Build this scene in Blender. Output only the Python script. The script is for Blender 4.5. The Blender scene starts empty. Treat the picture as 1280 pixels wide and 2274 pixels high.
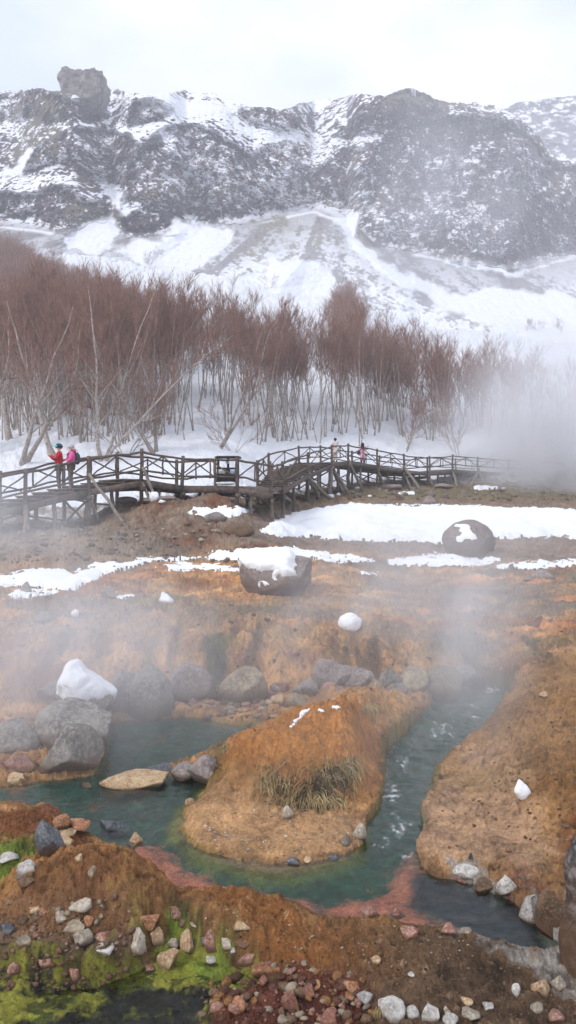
import bpy, bmesh, math, random
import numpy as np
from mathutils import Vector, Matrix
R = math.radians
SC = bpy.context.scene
COL = SC.collection
F = 1667.0; CX = 640.0; CY = 1137.0          # pinhole of the photograph (px)
CAMZ = 5.0                                    # eye height; all "rel" heights are relative to the eye
WATER = -3.0
rng = np.random.default_rng(7)
random.seed(7)

# ------------------------------------------------------------------ helpers
def lin(c, g=1.0):
    c = np.asarray(c, float) / 255.0
    return np.where(c <= 0.04045, c / 12.92, ((c + 0.055) / 1.055) ** 2.4) * g
def sstep(a, b, x):
    t = np.clip((x - a) / (b - a), 0, 1); return t * t * (3 - 2 * t)
_T = [np.random.default_rng(100 + i).random((256, 256)) for i in range(8)]
def vn2(x, y, s=0):
    T = _T[s % 8]; x = np.asarray(x, float) + 17.3 * s + 1000; y = np.asarray(y, float) + 9.1 * s + 1000
    ix = np.floor(x).astype(np.int64); iy = np.floor(y).astype(np.int64)
    fx = x - ix; fy = y - iy
    fx = fx * fx * (3 - 2 * fx); fy = fy * fy * (3 - 2 * fy)
    x0 = ix & 255; x1 = (ix + 1) & 255; y0 = iy & 255; y1 = (iy + 1) & 255
    return (T[y0, x0] * (1 - fx) + T[y0, x1] * fx) * (1 - fy) + (T[y1, x0] * (1 - fx) + T[y1, x1] * fx) * fy
def fbm(x, y, o=4, s=0, g=0.5):
    a = 1.0; t = 0; n = 0; c, sn = 0.8, 0.6
    for i in range(o):
        t = t + a * (vn2(x, y, s + i) * 2 - 1); n += a; a *= g
        x, y = (x * c - y * sn) * 2.03, (x * sn + y * c) * 2.03
    return t / n * 1.6
def ridged(x, y, o=4, s=0, g=0.5):
    a = 1.0; t = 0; n = 0; c, sn = 0.8, 0.6
    for i in range(o):
        t = t + a * (1 - 2 * np.abs(vn2(x, y, s + i) * 2 - 1)); n += a; a *= g
        x, y = (x * c - y * sn) * 2.07, (x * sn + y * c) * 2.07
    return t / n
def vn3(p, s=0):
    p = p + 100.0 + s * 13.7
    i = np.floor(p).astype(np.int64); f = p - i; f = f * f * (3 - 2 * f)
    def h(a, b, c):
        n = (a * 374761393 + b * 668265263 + c * 2147483647 + s * 974711) & 0xffffffff
        n = ((n ^ (n >> 13)) * 1274126177) & 0xffffffff
        return ((n ^ (n >> 16)) & 0xffff) / 65535.0
    r = 0
    for a in (0, 1):
        for b in (0, 1):
            for c in (0, 1):
                w = (f[:, 0] if a else 1 - f[:, 0]) * (f[:, 1] if b else 1 - f[:, 1]) * (f[:, 2] if c else 1 - f[:, 2])
                r = r + w * h(i[:, 0] + a, i[:, 1] + b, i[:, 2] + c)
    return r * 2 - 1
def fbm3(p, o=3, s=0):
    t = 0; a = 1.0; n = 0
    for k in range(o):
        t = t + a * vn3(p * 2.0 ** k, s + k); n += a; a *= .5
    return t / n * 1.5

def mesh_np(name, V, Fq, cols=None, smooth=True):
    """V (n,3), Fq (m,k) int array, or list of such arrays (mixed k)."""
    me = bpy.data.meshes.new(name)
    arrs = Fq if isinstance(Fq, list) else [Fq]
    arrs = [a for a in arrs if len(a)]
    me.vertices.add(len(V)); me.vertices.foreach_set('co', np.ascontiguousarray(V, np.float32).ravel())
    loops = np.concatenate([a.ravel() for a in arrs]); tot = np.concatenate([np.full(len(a), a.shape[1]) for a in arrs])
    st = np.concatenate([[0], np.cumsum(tot)[:-1]])
    me.loops.add(len(loops)); me.loops.foreach_set('vertex_index', loops.astype(np.int32))
    me.polygons.add(len(tot)); me.polygons.foreach_set('loop_start', st.astype(np.int32))
    me.polygons.foreach_set('loop_total', tot.astype(np.int32))
    if smooth: me.polygons.foreach_set('use_smooth', np.ones(len(tot), bool))
    me.update(calc_edges=True)
    if cols is not None:
        at = me.color_attributes.new('gcol', 'FLOAT_COLOR', 'POINT')
        c4 = np.ones((len(V), 4), np.float32); c4[:, :cols.shape[1]] = cols
        at.data.foreach_set('color', c4.ravel())
    return me
def link(name, me, mat=None, parent=None, loc=(0, 0, 0), rot=(0, 0, 0), **kw):
    o = bpy.data.objects.new(name, me); COL.objects.link(o)
    if mat is not None:
        if len(me.materials) == 0: me.materials.append(mat)
    o.location = loc; o.rotation_euler = rot
    if parent is not None: o.parent = parent
    for k, v in kw.items(): o[k] = v
    return o
def empty(name, loc=(0, 0, 0), **kw):
    o = bpy.data.objects.new(name, None); COL.objects.link(o); o.location = loc
    for k, v in kw.items(): o[k] = v
    return o
class MB:
    def __init__(s): s.V = []; s.Fs = []; s.n = 0
    def add(s, V, Fc):
        s.V.append(np.asarray(V, float))
        for a in (Fc if isinstance(Fc, list) else [Fc]): s.Fs.append(np.asarray(a) + s.n)
        s.n += len(V)
    def tube(s, P, rad, n=6, cap=True):
        P = np.asarray(P, float); m = len(P); rad = np.broadcast_to(np.asarray(rad, float), (m,))
        d = np.gradient(P, axis=0); d /= np.linalg.norm(d, axis=1)[:, None] + 1e-9
        ref = np.array([0, 0, 1.0]) if abs(d[0, 2]) < .8 else np.array([1.0, 0, 0])
        a = np.cross(d, ref); a /= np.linalg.norm(a, axis=1)[:, None] + 1e-9; b = np.cross(d, a)
        th = np.arange(n) / n * 2 * np.pi
        V = P[:, None, :] + rad[:, None, None] * (np.cos(th)[None, :, None] * a[:, None, :] + np.sin(th)[None, :, None] * b[:, None, :])
        idx = np.arange(m * n).reshape(m, n)
        q = np.stack([idx[:-1], np.roll(idx[:-1], -1, 1), np.roll(idx[1:], -1, 1), idx[1:]], -1).reshape(-1, 4)
        fl = [q]
        if cap and n > 2: fl += [idx[0][None, ::-1], idx[-1][None, :]]
        s.add(V.reshape(-1, 3), fl)
    def spikes(s, A, B, r):
        """many thin three sided tapering spikes from A to B"""
        A = np.asarray(A, float); B = np.asarray(B, float); k = len(A)
        d = B - A; d /= np.linalg.norm(d, axis=1)[:, None] + 1e-9
        u = np.cross(d, np.array([.3, .2, .93])); u /= np.linalg.norm(u, axis=1)[:, None] + 1e-9; w = np.cross(d, u)
        r = np.broadcast_to(np.asarray(r, float), (k,))[:, None]
        V = np.stack([A + r * u, A + r * (-.5 * u + .87 * w), A + r * (-.5 * u - .87 * w), B], 1).reshape(-1, 3)
        i = np.arange(k)[:, None] * 4
        f = np.concatenate([i + np.array([0, 1, 3]), i + np.array([1, 2, 3]), i + np.array([2, 0, 3])])
        s.add(V, f)
    def box(s, c, sz, M=None, bev=0.0):
        x, y, z = np.array(sz) / 2
        V = np.array([[a * x, b * y, c_ * z] for a in (-1, 1) for b in (-1, 1) for c_ in (-1, 1)], float)
        f = np.array([[0, 1, 3, 2], [4, 6, 7, 5], [0, 4, 5, 1], [2, 3, 7, 6], [0, 2, 6, 4], [1, 5, 7, 3]])
        if M is not None: V = V @ np.array(M.to_3x3()).T
        s.add(V + np.array(c), f)
    def bar(s, a, b, w, h, up=(0, 0, 1)):
        a = np.array(a, float); b = np.array(b, float); d = b - a; L = np.linalg.norm(d); d /= L
        u = np.array(up, float); sd = np.cross(d, u); sd /= np.linalg.norm(sd) + 1e-9; u = np.cross(sd, d)
        V = np.array([p + sd * w / 2 * i + u * h / 2 * j for p in (a, b) for i in (-1, 1) for j in (-1, 1)])
        f = np.array([[0, 1, 3, 2], [4, 6, 7, 5], [0, 4, 5, 1], [2, 3, 7, 6], [0, 2, 6, 4], [1, 5, 7, 3]])
        s.add(V, f)
    def build(s, name, mat, parent=None, smooth=False, **kw):
        V = np.concatenate(s.V); d = {}
        for a in s.Fs: d.setdefault(a.shape[1], []).append(a)
        loc = np.zeros(3)
        if parent is None: loc = np.array([(V[:, 0].min() + V[:, 0].max()) / 2, (V[:, 1].min() + V[:, 1].max()) / 2, V[:, 2].min()])
        me = mesh_np(name, V - loc, [np.concatenate(v) for v in d.values()], smooth=smooth)
        return link(name, me, mat, parent, loc=loc, **kw)

# ------------------------------------------------------------------ materials
def newmat(name):
    m = bpy.data.materials.new(name); m.use_nodes = True
    nt = m.node_tree; nt.nodes.clear()
    out = nt.nodes.new('ShaderNodeOutputMaterial'); b = nt.nodes.new('ShaderNodeBsdfPrincipled')
    nt.links.new(b.outputs[0], out.inputs[0])
    return m, nt, b, out
def N(nt, t, **kw):
    n = nt.nodes.new(t)
    for k, v in kw.items():
        if k in n.inputs.keys(): n.inputs[k].default_value = v
        else: setattr(n, k, v)
    return n
def mixc(nt, fac, a, b, mode='MIX'):
    n = nt.nodes.new('ShaderNodeMix'); n.data_type = 'RGBA'; n.blend_type = mode
    for i, v in ((0, fac), (6, a), (7, b)):
        if hasattr(v, 'is_linked') or isinstance(v, bpy.types.NodeSocket): nt.links.new(v, n.inputs[i])
        else: n.inputs[i].default_value = v if i == 0 else (*v, 1) if len(v) == 3 else v
    return n.outputs[2]
def ramp(nt, src, stops):
    n = nt.nodes.new('ShaderNodeValToRGB'); nt.links.new(src, n.inputs[0]); cr = n.color_ramp
    while len(cr.elements) < len(stops): cr.elements.new(.5)
    for e, (p, c) in zip(cr.elements, stops):
        e.position = p; e.color = (*c, 1) if len(c) == 3 else (c[0],) * 3 + (1,)
    return n.outputs[0]
def noise(nt, scale, detail=4, rough=.6, coord='Object', vec=None, dim='3D'):
    n = nt.nodes.new('ShaderNodeTexNoise'); n.inputs['Scale'].default_value = scale
    n.inputs['Detail'].default_value = detail; n.inputs['Roughness'].default_value = rough
    if vec is None:
        tc = nt.nodes.new('ShaderNodeTexCoord'); vec = tc.outputs[coord]
    nt.links.new(vec, n.inputs['Vector']); return n.outputs[0]
def bump(nt, b, h, strength, dist):
    n = nt.nodes.new('ShaderNodeBump'); n.inputs['Strength'].default_value = strength; n.inputs['Distance'].default_value = dist
    nt.links.new(h, n.inputs['Height']); nt.links.new(n.outputs[0], b.inputs['Normal'])
def mat_attr(name, rough=.95, nscale=40, amt=.5, bs=.6, bd=.01, spec=.2):
    m, nt, b, out = newmat(name)
    a = nt.nodes.new('ShaderNodeVertexColor'); a.layer_name = 'gcol'
    n1 = noise(nt, nscale, 6, .75); n2_ = noise(nt, nscale * 3.7, 4, .7)
    ad = N(nt, 'ShaderNodeMath'); nt.links.new(n1, ad.inputs[0]); nt.links.new(n2_, ad.inputs[1]); hf = N(nt, 'ShaderNodeMath', operation='MULTIPLY'); nt.links.new(ad.outputs[0], hf.inputs[0]); hf.inputs[1].default_value = .5; n1 = hf.outputs[0]
    v = ramp(nt, n1, [(.36, (1 - amt,)), (.64, (1 + amt * .6,))])
    c = mixc(nt, 1.0, a.outputs[0], v, 'MULTIPLY')
    nt.links.new(c, b.inputs['Base Color']); b.inputs['Roughness'].default_value = rough
    b.inputs['Specular IOR Level'].default_value = spec
    bump(nt, b, n1, bs, bd)
    return m
def mat_simple(name, col, col2=None, rough=.8, nscale=10, detail=5, bs=.3, bd=.01, spec=.3, coord='Object', lo=.35, hi=.65, rv=0.0):
    m, nt, b, out = newmat(name)
    if col2 is None: col2 = tuple(x * .6 for x in col)
    n1 = noise(nt, nscale, detail, .65, coord)
    oi = nt.nodes.new('ShaderNodeObjectInfo'); nt.links.new(mixc(nt, 1.0, ramp(nt, n1, [(lo, col2), (hi, col)]), ramp(nt, oi.outputs['Random'], [(0, (1 - rv,)), (1, (1 + rv,))]), 'MULTIPLY'), b.inputs['Base Color'])
    b.inputs['Roughness'].default_value = rough; b.inputs['Specular IOR Level'].default_value = spec
    if bs: bump(nt, b, n1, bs, bd)
    return m

# ------------------------------------------------------------------ base relief of the valley floor
COLS = {
 150: [(3.0,-3.1,0),(4.6,-3.14,0),(5.0,-3.06,0),(5.35,-2.96,0),(5.9,-2.96,0),(6.6,-2.92,0),(7.5,-3,0),(9.5,-3,0),(11.5,-3,0),(12.3,1500,1),(13.3,1420,1),(15,1375,1),(18,1310,1),(21,1270,1),(24,1205,1),(27,1175,1),(32,1125,1),(40,1060,1),(50,990,1),(65,925,1),(80,870,1),(100,800,1),(130,705,1),(160,620,1),(190,560,1)],
 450: [(3.0,-3.05,0),(4.6,-3.08,0),(5.2,-2.96,0),(5.6,-2.97,0),(6.0,-3,0),(8,-3,0),(10.8,-3,0),(11.9,1550,1),(12.8,1480,1),(13.6,1410,1),(15,1365,1),(18.5,1318,1),(21,1275,1),(24,1235,1),(26,1190,1),(28.5,1125,1),(31,1115,1),(38,1070,1),(45,1010,1),(52,985,1),(65,920,1),(80,860,1),(100,795,1),(130,715,1),(160,650,1),(190,600,1)],
 700: [(3.0,-3.05,0),(4.6,-3.05,0),(5.1,-2.95,0),(5.5,-2.95,0),(5.8,-3,0),(8,-2.97,0),(10,-2.97,0),(11.8,-2.95,0),(12.6,-2.9,0),(13.6,1437,1),(14.6,1394,1),(18.5,1320,1),(22,1263,1),(26,1225,1),(31,1195,1),(36,1150,1),(41,1118,1),(46,1105,1),(52,1085,1),(57,1050,1),(64,990,1),(80,895,1),(100,825,1),(130,750,1),(160,690,1),(190,650,1)],
 1000: [(3.0,-3.05,0),(4.6,-3.05,0),(5.1,-2.95,0),(5.4,-2.98,0),(5.9,-3,0),(6.4,-2.92,0),(7.2,-2.87,0),(8.5,-2.9,0),(10,-2.98,0),(11.5,-3,0),(13,1509,1),(14.5,1424,1),(16.5,1369,1),(19,1321,1),(23,1259,1),(27,1222,1),(31,1196,1),(37,1160,1),(44,1118,1),(50,1107,1),(57,1081,1),(62,1067,1),(70,1000,1),(85,910,1),(100,850,1),(130,785,1),(160,745,1),(190,730,1)],
 1280: [(3.0,-3.05,0),(4.6,-3.05,0),(5.1,-2.96,0),(5.6,-2.9,0),(6.4,-2.8,0),(7.5,-2.75,0),(9,-2.7,0),(11,-2.65,0),(12.6,-2.6,0),(13.4,-2.35,0),(15,-2.3,0),(19,-2.05,0),(23,-1.68,0),(27,-1.35,0),(33,-1.0,0),(38,-.4,0),(44,1120,1),(54,1097,1),(62,1083,1),(72,1010,1),(85,930,1),(100,880,1),(130,810,1),(160,775,1),(190,760,1)],
}
COLS[-350] = COLS[150]; COLS[1650] = COLS[1280]
_pxs = sorted(COLS)
LD = np.linspace(math.log(2.6), math.log(240), 420)
def _prof(px):
    p = COLS[px]; ld = np.log([a[0] for a in p])
    z = np.array([a[1] if a[2] == 0 else (CY - a[1]) / F * a[0] for a in p]); q = (z - WATER) / np.exp(ld)
    # monotone-ish smooth interpolation: linear then blur
    v = np.interp(LD, ld, q); k = np.exp(-np.linspace(-2, 2, 9) ** 2); k /= k.sum()
    return np.convolve(np.pad(v, 4, 'edge'), k, 'valid')
_PR = np.array([_prof(p) for p in _pxs])
def base_rel(x, y):
    """height relative to the eye at world x,y"""
    px = CX + F * x / y; ld = np.log(y)
    j = np.clip(np.searchsorted(_pxs, px) - 1, 0, len(_pxs) - 2)
    P = np.array(_pxs, float); a = np.clip((px - P[j]) / (P[j + 1] - P[j]), 0, 1); a = a * a * (3 - 2 * a)
    k = np.clip((ld - LD[0]) / (LD[1] - LD[0]), 0, len(LD) - 1.001); k0 = k.astype(int); kf = k - k0
    q = (_PR[j, k0] * (1 - kf) + _PR[j, k0 + 1] * kf) * (1 - a) + (_PR[j + 1, k0] * (1 - kf) + _PR[j + 1, k0 + 1] * kf) * a
    return WATER + q * y

# region outlines, traced on the photograph and laid on the base ground
RX0, RX1, RY0, RY1, RS = -420, 1700, 1040, 2560, 4
_gx, _gy = np.meshgrid(np.arange(RX0, RX1, RS, dtype=float), np.arange(RY0, RY1, RS, dtype=float))
def sdf(poly, gx=None, gy=None):
    gx = _gx if gx is None else gx; gy = _gy if gy is None else gy
    P = np.array(poly, float); d = np.full(gx.shape, 1e9); ins = np.zeros(gx.shape, bool)
    for (x0, y0), (x1, y1) in zip(P, np.roll(P, -1, 0)):
        ex, ey = x1 - x0, y1 - y0; t = np.clip(((gx - x0) * ex + (gy - y0) * ey) / (ex * ex + ey * ey + 1e-9), 0, 1)
        d = np.minimum(d, (gx - x0 - t * ex) ** 2 + (gy - y0 - t * ey) ** 2)
        if y0 != y1:
            c = ((y0 > gy) != (y1 > gy)) & (gx < ex * (gy - y0) / (y1 - y0) + x0); ins ^= c
    d = np.sqrt(d); return np.where(ins, d, -d)       # positive inside, px
def samp(G, px, row, x0=RX0, y0=RY0, s=RS):
    a = np.clip((px - x0) / s, 0, G.shape[1] - 1.001); b = np.clip((row - y0) / s, 0, G.shape[0] - 1.001)
    ia = a.astype(int); ib = b.astype(int); fa = a - ia; fb = b - ib
    return (G[ib, ia] * (1 - fa) + G[ib, ia + 1] * fa) * (1 - fb) + (G[ib + 1, ia] * (1 - fa) + G[ib + 1, ia + 1] * fa) * fb
POLY = dict(
 water=[(-60,1772),(0,1750),(60,1740),(110,1735),(215,1722),(222,1700),(230,1650),(250,1600),(330,1590),(400,1590),(480,1600),(610,1612),(540,1650),(470,1672),(390,1690),(340,1710),(400,1722),(455,1730),(450,1755),(430,1785),(400,1800),(394,1835),(425,1878),(490,1905),(560,1918),(640,1925),(700,1925),(750,1908),(795,1885),(812,1850),(800,1822),(832,1790),(848,1740),(848,1690),(868,1650),(900,1620),(930,1580),(960,1560),(1000,1520),(1080,1500),(1150,1490),(1145,1520),(1110,1560),(1080,1600),(1030,1640),(1000,1680),(965,1720),(950,1760),(933,1810),(925,1870),(932,1910),(960,1930),(1000,1945),(1080,1965),(1150,1985),(1190,2020),(1225,2055),(1260,2090),(1200,2106),(1100,2078),(1010,2052),(900,2040),(800,2035),(720,2038),(640,2010),(560,1992),(480,1985),(400,1968),(330,1940),(312,1908),(285,1880),(230,1862),(170,1842),(130,1812),(60,1784),(0,1775),(-60,1790)],
 red=[(300,1860),(350,1862),(385,1880),(410,1915),(470,1950),(560,1972),(640,1992),(720,2004),(790,1995),(850,1975),(880,1950),(890,1915),(925,1900),(950,1925),(930,1960),(910,2000),(930,2020),(1000,2052),(960,2062),(720,2060),(560,2020),(400,1995),(310,1950)],
 slate=[(925,1935),(1000,1940),(1180,1980),(1270,2080),(1260,2110),(1150,2100),(1030,2062),(950,2020),(905,1998)],
 green=[(380,1800),(395,1850),(430,1895),(500,1930),(600,1948),(720,1945),(800,1910),(850,1880),(900,1880),(890,1950),(850,1975),(790,1995),(720,2004),(640,1992),(560,1972),(470,1950),(410,1915),(370,1870),(360,1830)],
 apron=[(395,1800),(455,1745),(520,1760),(700,1810),(800,1815),(812,1850),(795,1885),(750,1908),(700,1925),(640,1935),(560,1932),(490,1915),(425,1890),(385,1845)],
 creek=[(-60,2120),(60,2148),(150,2160),(230,2150),(300,2110),(330,2060),(390,2040),(440,2065),(540,2095),(600,2110),(640,2150),(560,2190),(470,2195),(450,2240),(450,2300),(200,2350),(-100,2350)],
 creekhi=[(-40,1910),(30,1900),(70,1915),(75,1950),(30,1975),(-40,1985)],
 algae2=[(200,2060),(290,2020),(330,2050),(300,2090),(210,2130),(150,2120)],
 grav=[(-300,1090),(260,1150),(420,1150),(560,1150),(640,1190),(560,1235),(420,1210),(300,1235),(150,1250),(0,1270),(-300,1290)],
 olive=[(560,1085),(1080,1075),(1280,1090),(1500,1090),(1500,1125),(1200,1112),(900,1112),(700,1112),(600,1130),(550,1120)],
 mineral=[(1170,2010),(1280,1990),(1500,2000),(1500,2330),(1260,2200),(1180,2150),(1080,2110),(1000,2075),(960,2055),(1020,2050),(1100,2078),(1200,2110),(1250,2095),(1200,2040)],
 mineral2=[(1000,1930),(1060,1925),(1110,1950),(1150,1960),(1180,1990),(1080,1985),(1010,1975)],
 tan=[(925,1900),(940,1800),(960,1720),(1010,1690),(1100,1670),(1160,1720),(1190,1800),(1230,1850),(1230,1950),(1100,1930),(1000,1940)],
 dirt=[(380,2020),(640,2020),(720,2060),(800,2040),(1000,2060),(1150,2130),(1280,2200),(1500,2300),(1500,2500),(550,2500),(450,2290),(600,2170),(560,2110),(430,2060)],
 redrock=[(450,2190),(560,2150),(640,2130),(720,2150),(810,2180),(830,2250),(780,2400),(300,2400),(440,2290)],
 flow=[(800,1345),(1000,1300),(1110,1290),(1200,1330),(1180,1420),(1150,1490),(1000,1500),(930,1400)],
 flow2=[(520,1345),(660,1330),(680,1350),(560,1380),(470,1410),(420,1400)],
 moss1=[(440,1440),(480,1425),(500,1440),(495,1500),(460,1545),(440,1500)],
 moss2=[(320,1440),(345,1430),(345,1500),(318,1510)],
 moss3=[(190,1400),(240,1400),(230,1490),(180,1480)],
 crackA=[(370,1330),(345,1345),(300,1365),(240,1400),(230,1395),(290,1350),(340,1325)],
)
SD = {k: sdf(v) for k, v in POLY.items()}
def waterw(x, y, px, row):
    k = 7 / y
    return samp(SD['water'], px + k * (14 * fbm(x * 1.8, y * 1.8, 3, 2) + 6 * fbm(x * 7, y * 7, 3, 4)), row + k * (9 * fbm(x * 1.8, y * 1.8, 3, 5) + 4 * fbm(x * 7, y * 7, 3, 6)))
def near(x, y, cx, cy, rx, ry):
    return np.clip(1 - ((x - cx) / rx) ** 2 - ((y - cy) / ry) ** 2, 0, 1)
def ground_rel(x, y, fine=True):
    z = base_rel(x, y)
    px = CX + F * x / y; row = CY - F * z / y
    mpp = y / F
    w = waterw(x, y, px, row) * mpp   # metres, + inside
    near_w = sstep(15, 12.5, y)
    out = np.clip(-w, 0, 9)
    # banks never dip under the pool
    z = np.where((w < 0) & (y < 14.5) & (y > 5.0), np.maximum(z, WATER + np.clip(out * .6, 0, .07)), z)
    # broad lumps
    lumps = fbm(x * .9, y * .9, 3, 1)
    amp = np.interp(y, [3, 5, 6, 7, 12, 16, 30, 60, 100, 200], [.03, .015, .02, .05, .10, .10, .16, .2, .3, .6])
    z = z + amp * lumps * sstep(0, .35, out)
    # island and the humps
    n = fbm(x * 1.7 + 3, y * 1.7, 3, 3) * .18; bk = sstep(-.02, .45, out)
    xm, ym = x + n * 1.3 - .46, y + n - 8.75
    rm = np.hypot(xm / np.where(xm < 0, 1.50, .78), ym / np.where(ym < 0, 1.32, 1.1)); z = z + (.35 + .65 * bk) * .70 * (1 - np.clip(rm, 0, 1) ** 1.7) * (1 + .12 * fbm(x * 3, y * 3, 3, 6))
    m2 = near(x + n, y + n, 1.35, 10.2, 1.15, 1.5); z = z + .52 * m2 ** .8 * (.3 + .7 * bk)
    m3 = near(x + n * .5, y + n * .5, -1.50, 5.75, .72, .50); z = z + .30 * m3 ** .8
    m4 = near(x + n, y + n, -2.5, 6.45, .85, .7); z = z + .24 * m4 ** .7
    m5 = near(x + n, y, -.35, 5.45, .7, .42); z = z + .12 * m5
    m6 = near(x, y + n, 3.3, 8.2, 1.5, 3.2); z = z + .14 * m6 * sstep(0, .9, out)
    rb = sstep(980, 1100, px) * sstep(6.4, 7.0, y) * sstep(14, 12.5, y) * bk; z = z + rb * (.05 * ridged(x * 2.4, y * 1.9, 4, 2, .6) + .035 * (fbm(x * 5, y * 3.6, 3, 5) > .15))
    z = z + .035 * bk * sstep(13, 11, y) * sstep(4.6, 5.2, y) * fbm(x * 4.5, y * 4.5, 3, 7, .6)
    m7 = near(x + n, y + n, 1.6, 6.45, .55, .5) * 0; z = z + m7
    # terraces of the orange slope
    cl = sstep(11.2, 12.5, y) * sstep(19, 14, y)
    cl = np.where(px > 1080, cl * .4, cl)
    z = z + cl * (.16 * ridged(x * .8 + 5, y * .55, 4, 4) + .10 * ridged(x * 2.1, y * 1.2, 3, 6))
    hill = np.clip(1 - ((px - 430) / 230) ** 2, 0, 1) * sstep(23, 25.5, y) * sstep(31, 28, y)
    z = z + hill * (.35 + .25 * ridged(x * .6, y * .6, 4, 2))
    z = z - .12 * sstep(0, 22, samp(SD['crackA'], px, row)) - .05 * sstep(0, 10, samp(SD['creekhi'], px, row))
    # stream bed
    dep = np.clip(w * .45, 0, .30)
    dep = np.where(samp(SD['red'], px, row) > 0, dep * .35, dep); dep = np.where(samp(SD['apron'], px, row) > 0, dep * .25, dep)
    z = np.where((w > 0) & (y > 4.8) & (y < 15), WATER - .02 - dep + .25 * dep * fbm(x * 4, y * 4, 3, 5), z)
    cr = sstep(-14, 16, samp(SD['creek'], px, row)) * sstep(5.7, 5.4, y)
    z = z * (1 - cr) + (-3.118 + .05 * fbm(x * 2.2, y * 4.5, 3, 7) + .022 * fbm(x * 9, y * 14, 3, 2)) * cr
    if fine:
        snowy = 0
        a1 = np.interp(y, [3, 8, 14, 25, 60, 200], [.026, .045, .085, .12, .10, .12]) * np.where(w > -.02, .12, 1) * np.where(cr > .5, .35, 1)
        tan = sstep(0, 60, samp(SD['tan'], px, row)); ap = sstep(0, 30, samp(SD['apron'], px, row))
        a1 = a1 * (1 - .65 * tan) * (1 - .55 * ap)
        s1 = np.interp(y, [3, 8, 14, 25, 60, 200], [9, 7, 4, 2.2, 1, .4])
        lv = [(9, 3, 7), (7, 6, 11), (4, 10, 19), (2.2, 16, 50), (1, 45, 400)]
        d = 0
        for s, y0, y1 in lv:                         # blend fixed world scales with distance
            wgt = sstep(y0 * .8, y0, y) * (1 - sstep(y1 * .8, y1, y)) if y0 > 3 else 1 - sstep(y1 * .8, y1, y)
            d = d + wgt * (.7 * ridged(x * s, y * s, 4, 1, .65) + .7 * fbm(x * s * 1.7, y * s * 1.7, 4, 4, .75))
        z = z + a1 * d
    return z

# ------------------------------------------------------------------ the ground sheet
NU, NV = 1120, 1250
U = np.linspace(-.53, .53, NU)
# spread the rows evenly in the picture-angle sense near by and by slope farther out
_yy = np.exp(np.linspace(math.log(2.7), math.log(215), 3000))
_wt = 0
for pxc in (150, 450, 700, 1000, 1250):
    _z = base_rel((pxc - CX) / F * _yy, _yy); _r = _z / _yy
    _wt = _wt + np.abs(np.gradient(_r)) + .00005 + .12 * np.gradient(np.log(_yy)) * .35
_cw = np.cumsum(_wt); _cw = (_cw - _cw[0]) / (_cw[-1] - _cw[0])
YS = np.interp(np.linspace(0, 1, NV), _cw, _yy)
GX = U[None, :] * YS[:, None]; GY = np.repeat(YS[:, None], NU, 1)
GZ = ground_rel(GX, GY)
def grid_faces(nr, nc):
    i = np.arange(nr * nc).reshape(nr, nc)
    return np.stack([i[:-1, :-1], i[:-1, 1:], i[1:, 1:], i[1:, :-1]], -1).reshape(-1, 4)
GROW = CY - F * GZ / GY; GPX = CX + F * GX / GY
def hitb(px, row):
    ys = np.exp(np.linspace(math.log(4), math.log(60), 900)); u = (px - CX) / F; r_ = CY - F * base_rel(u * ys, ys) / ys; k = np.nonzero(r_ <= row)[0][0]; y = ys[k]; return np.array([u * y, y, (CY - row) / F * y + CAMZ])
def hit(px, row):
    """nearest ground point seen at a photo pixel -> world point"""
    u = (px - CX) / F; j = (u - U[0]) / (U[1] - U[0]); j0 = int(np.clip(j, 0, NU - 2)); a = j - j0
    col = GROW[:, j0] * (1 - a) + GROW[:, j0 + 1] * a
    k = np.nonzero(col <= row)[0]; k = k[0] if len(k) else NV - 1
    if k == 0: y = YS[0]
    else:
        r0, r1 = col[k - 1], col[k]; t = np.clip((r0 - row) / (r0 - r1 + 1e-9), 0, 1); y = YS[k - 1] * (1 - t) + YS[k] * t
    x = u * y; return np.array([x, y, (CY - row) / F * y + CAMZ])
def gz(x, y):
    return float(ground_rel(np.array([x], float), np.array([y], float))[0]) + CAMZ
SKYL = .95; EXPO = 0.42; HAZE = .0011; STEAM = True
STEAMS = [
 (-3.2, 10.9, 2.9, 4.4, 4.3, 2.1, .40, 1, .50, .30, 'thick grey steam drifting over the back of the pool on the left'),
 (2.1, 12.4, 3.1, 3.4, 4.8, 2.4, .42, 2, .50, .33, 'steam rising off the rushing stream behind the island mound'),
 (24, 60, 8.5, 15, 13, 15, .42, 3, .11, .28, 'tall white steam column rising behind the right end of the boardwalk'),
 (-9.8, 21.0, 4.2, 6.5, 5.0, 3.0, .38, 4, .30, .30, 'pale steam hanging over the foot of the left boardwalk ramp'),
 (6.5, 26, 3.8, 14, 10, 2.0, .09, 5, .30, .34, 'thin steam drifting low across the muddy flats'),
 (1.2, 7.9, 2.5, 2.8, 2.6, 1.1, .20, 6, .8, .36, 'faint steam over the green water in front of the island'),
 (38, 150, 66, 44, 34, 46, .018, 7, .03, .32, 'thin vapour veil in front of the right hand cliffs'),
]
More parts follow.
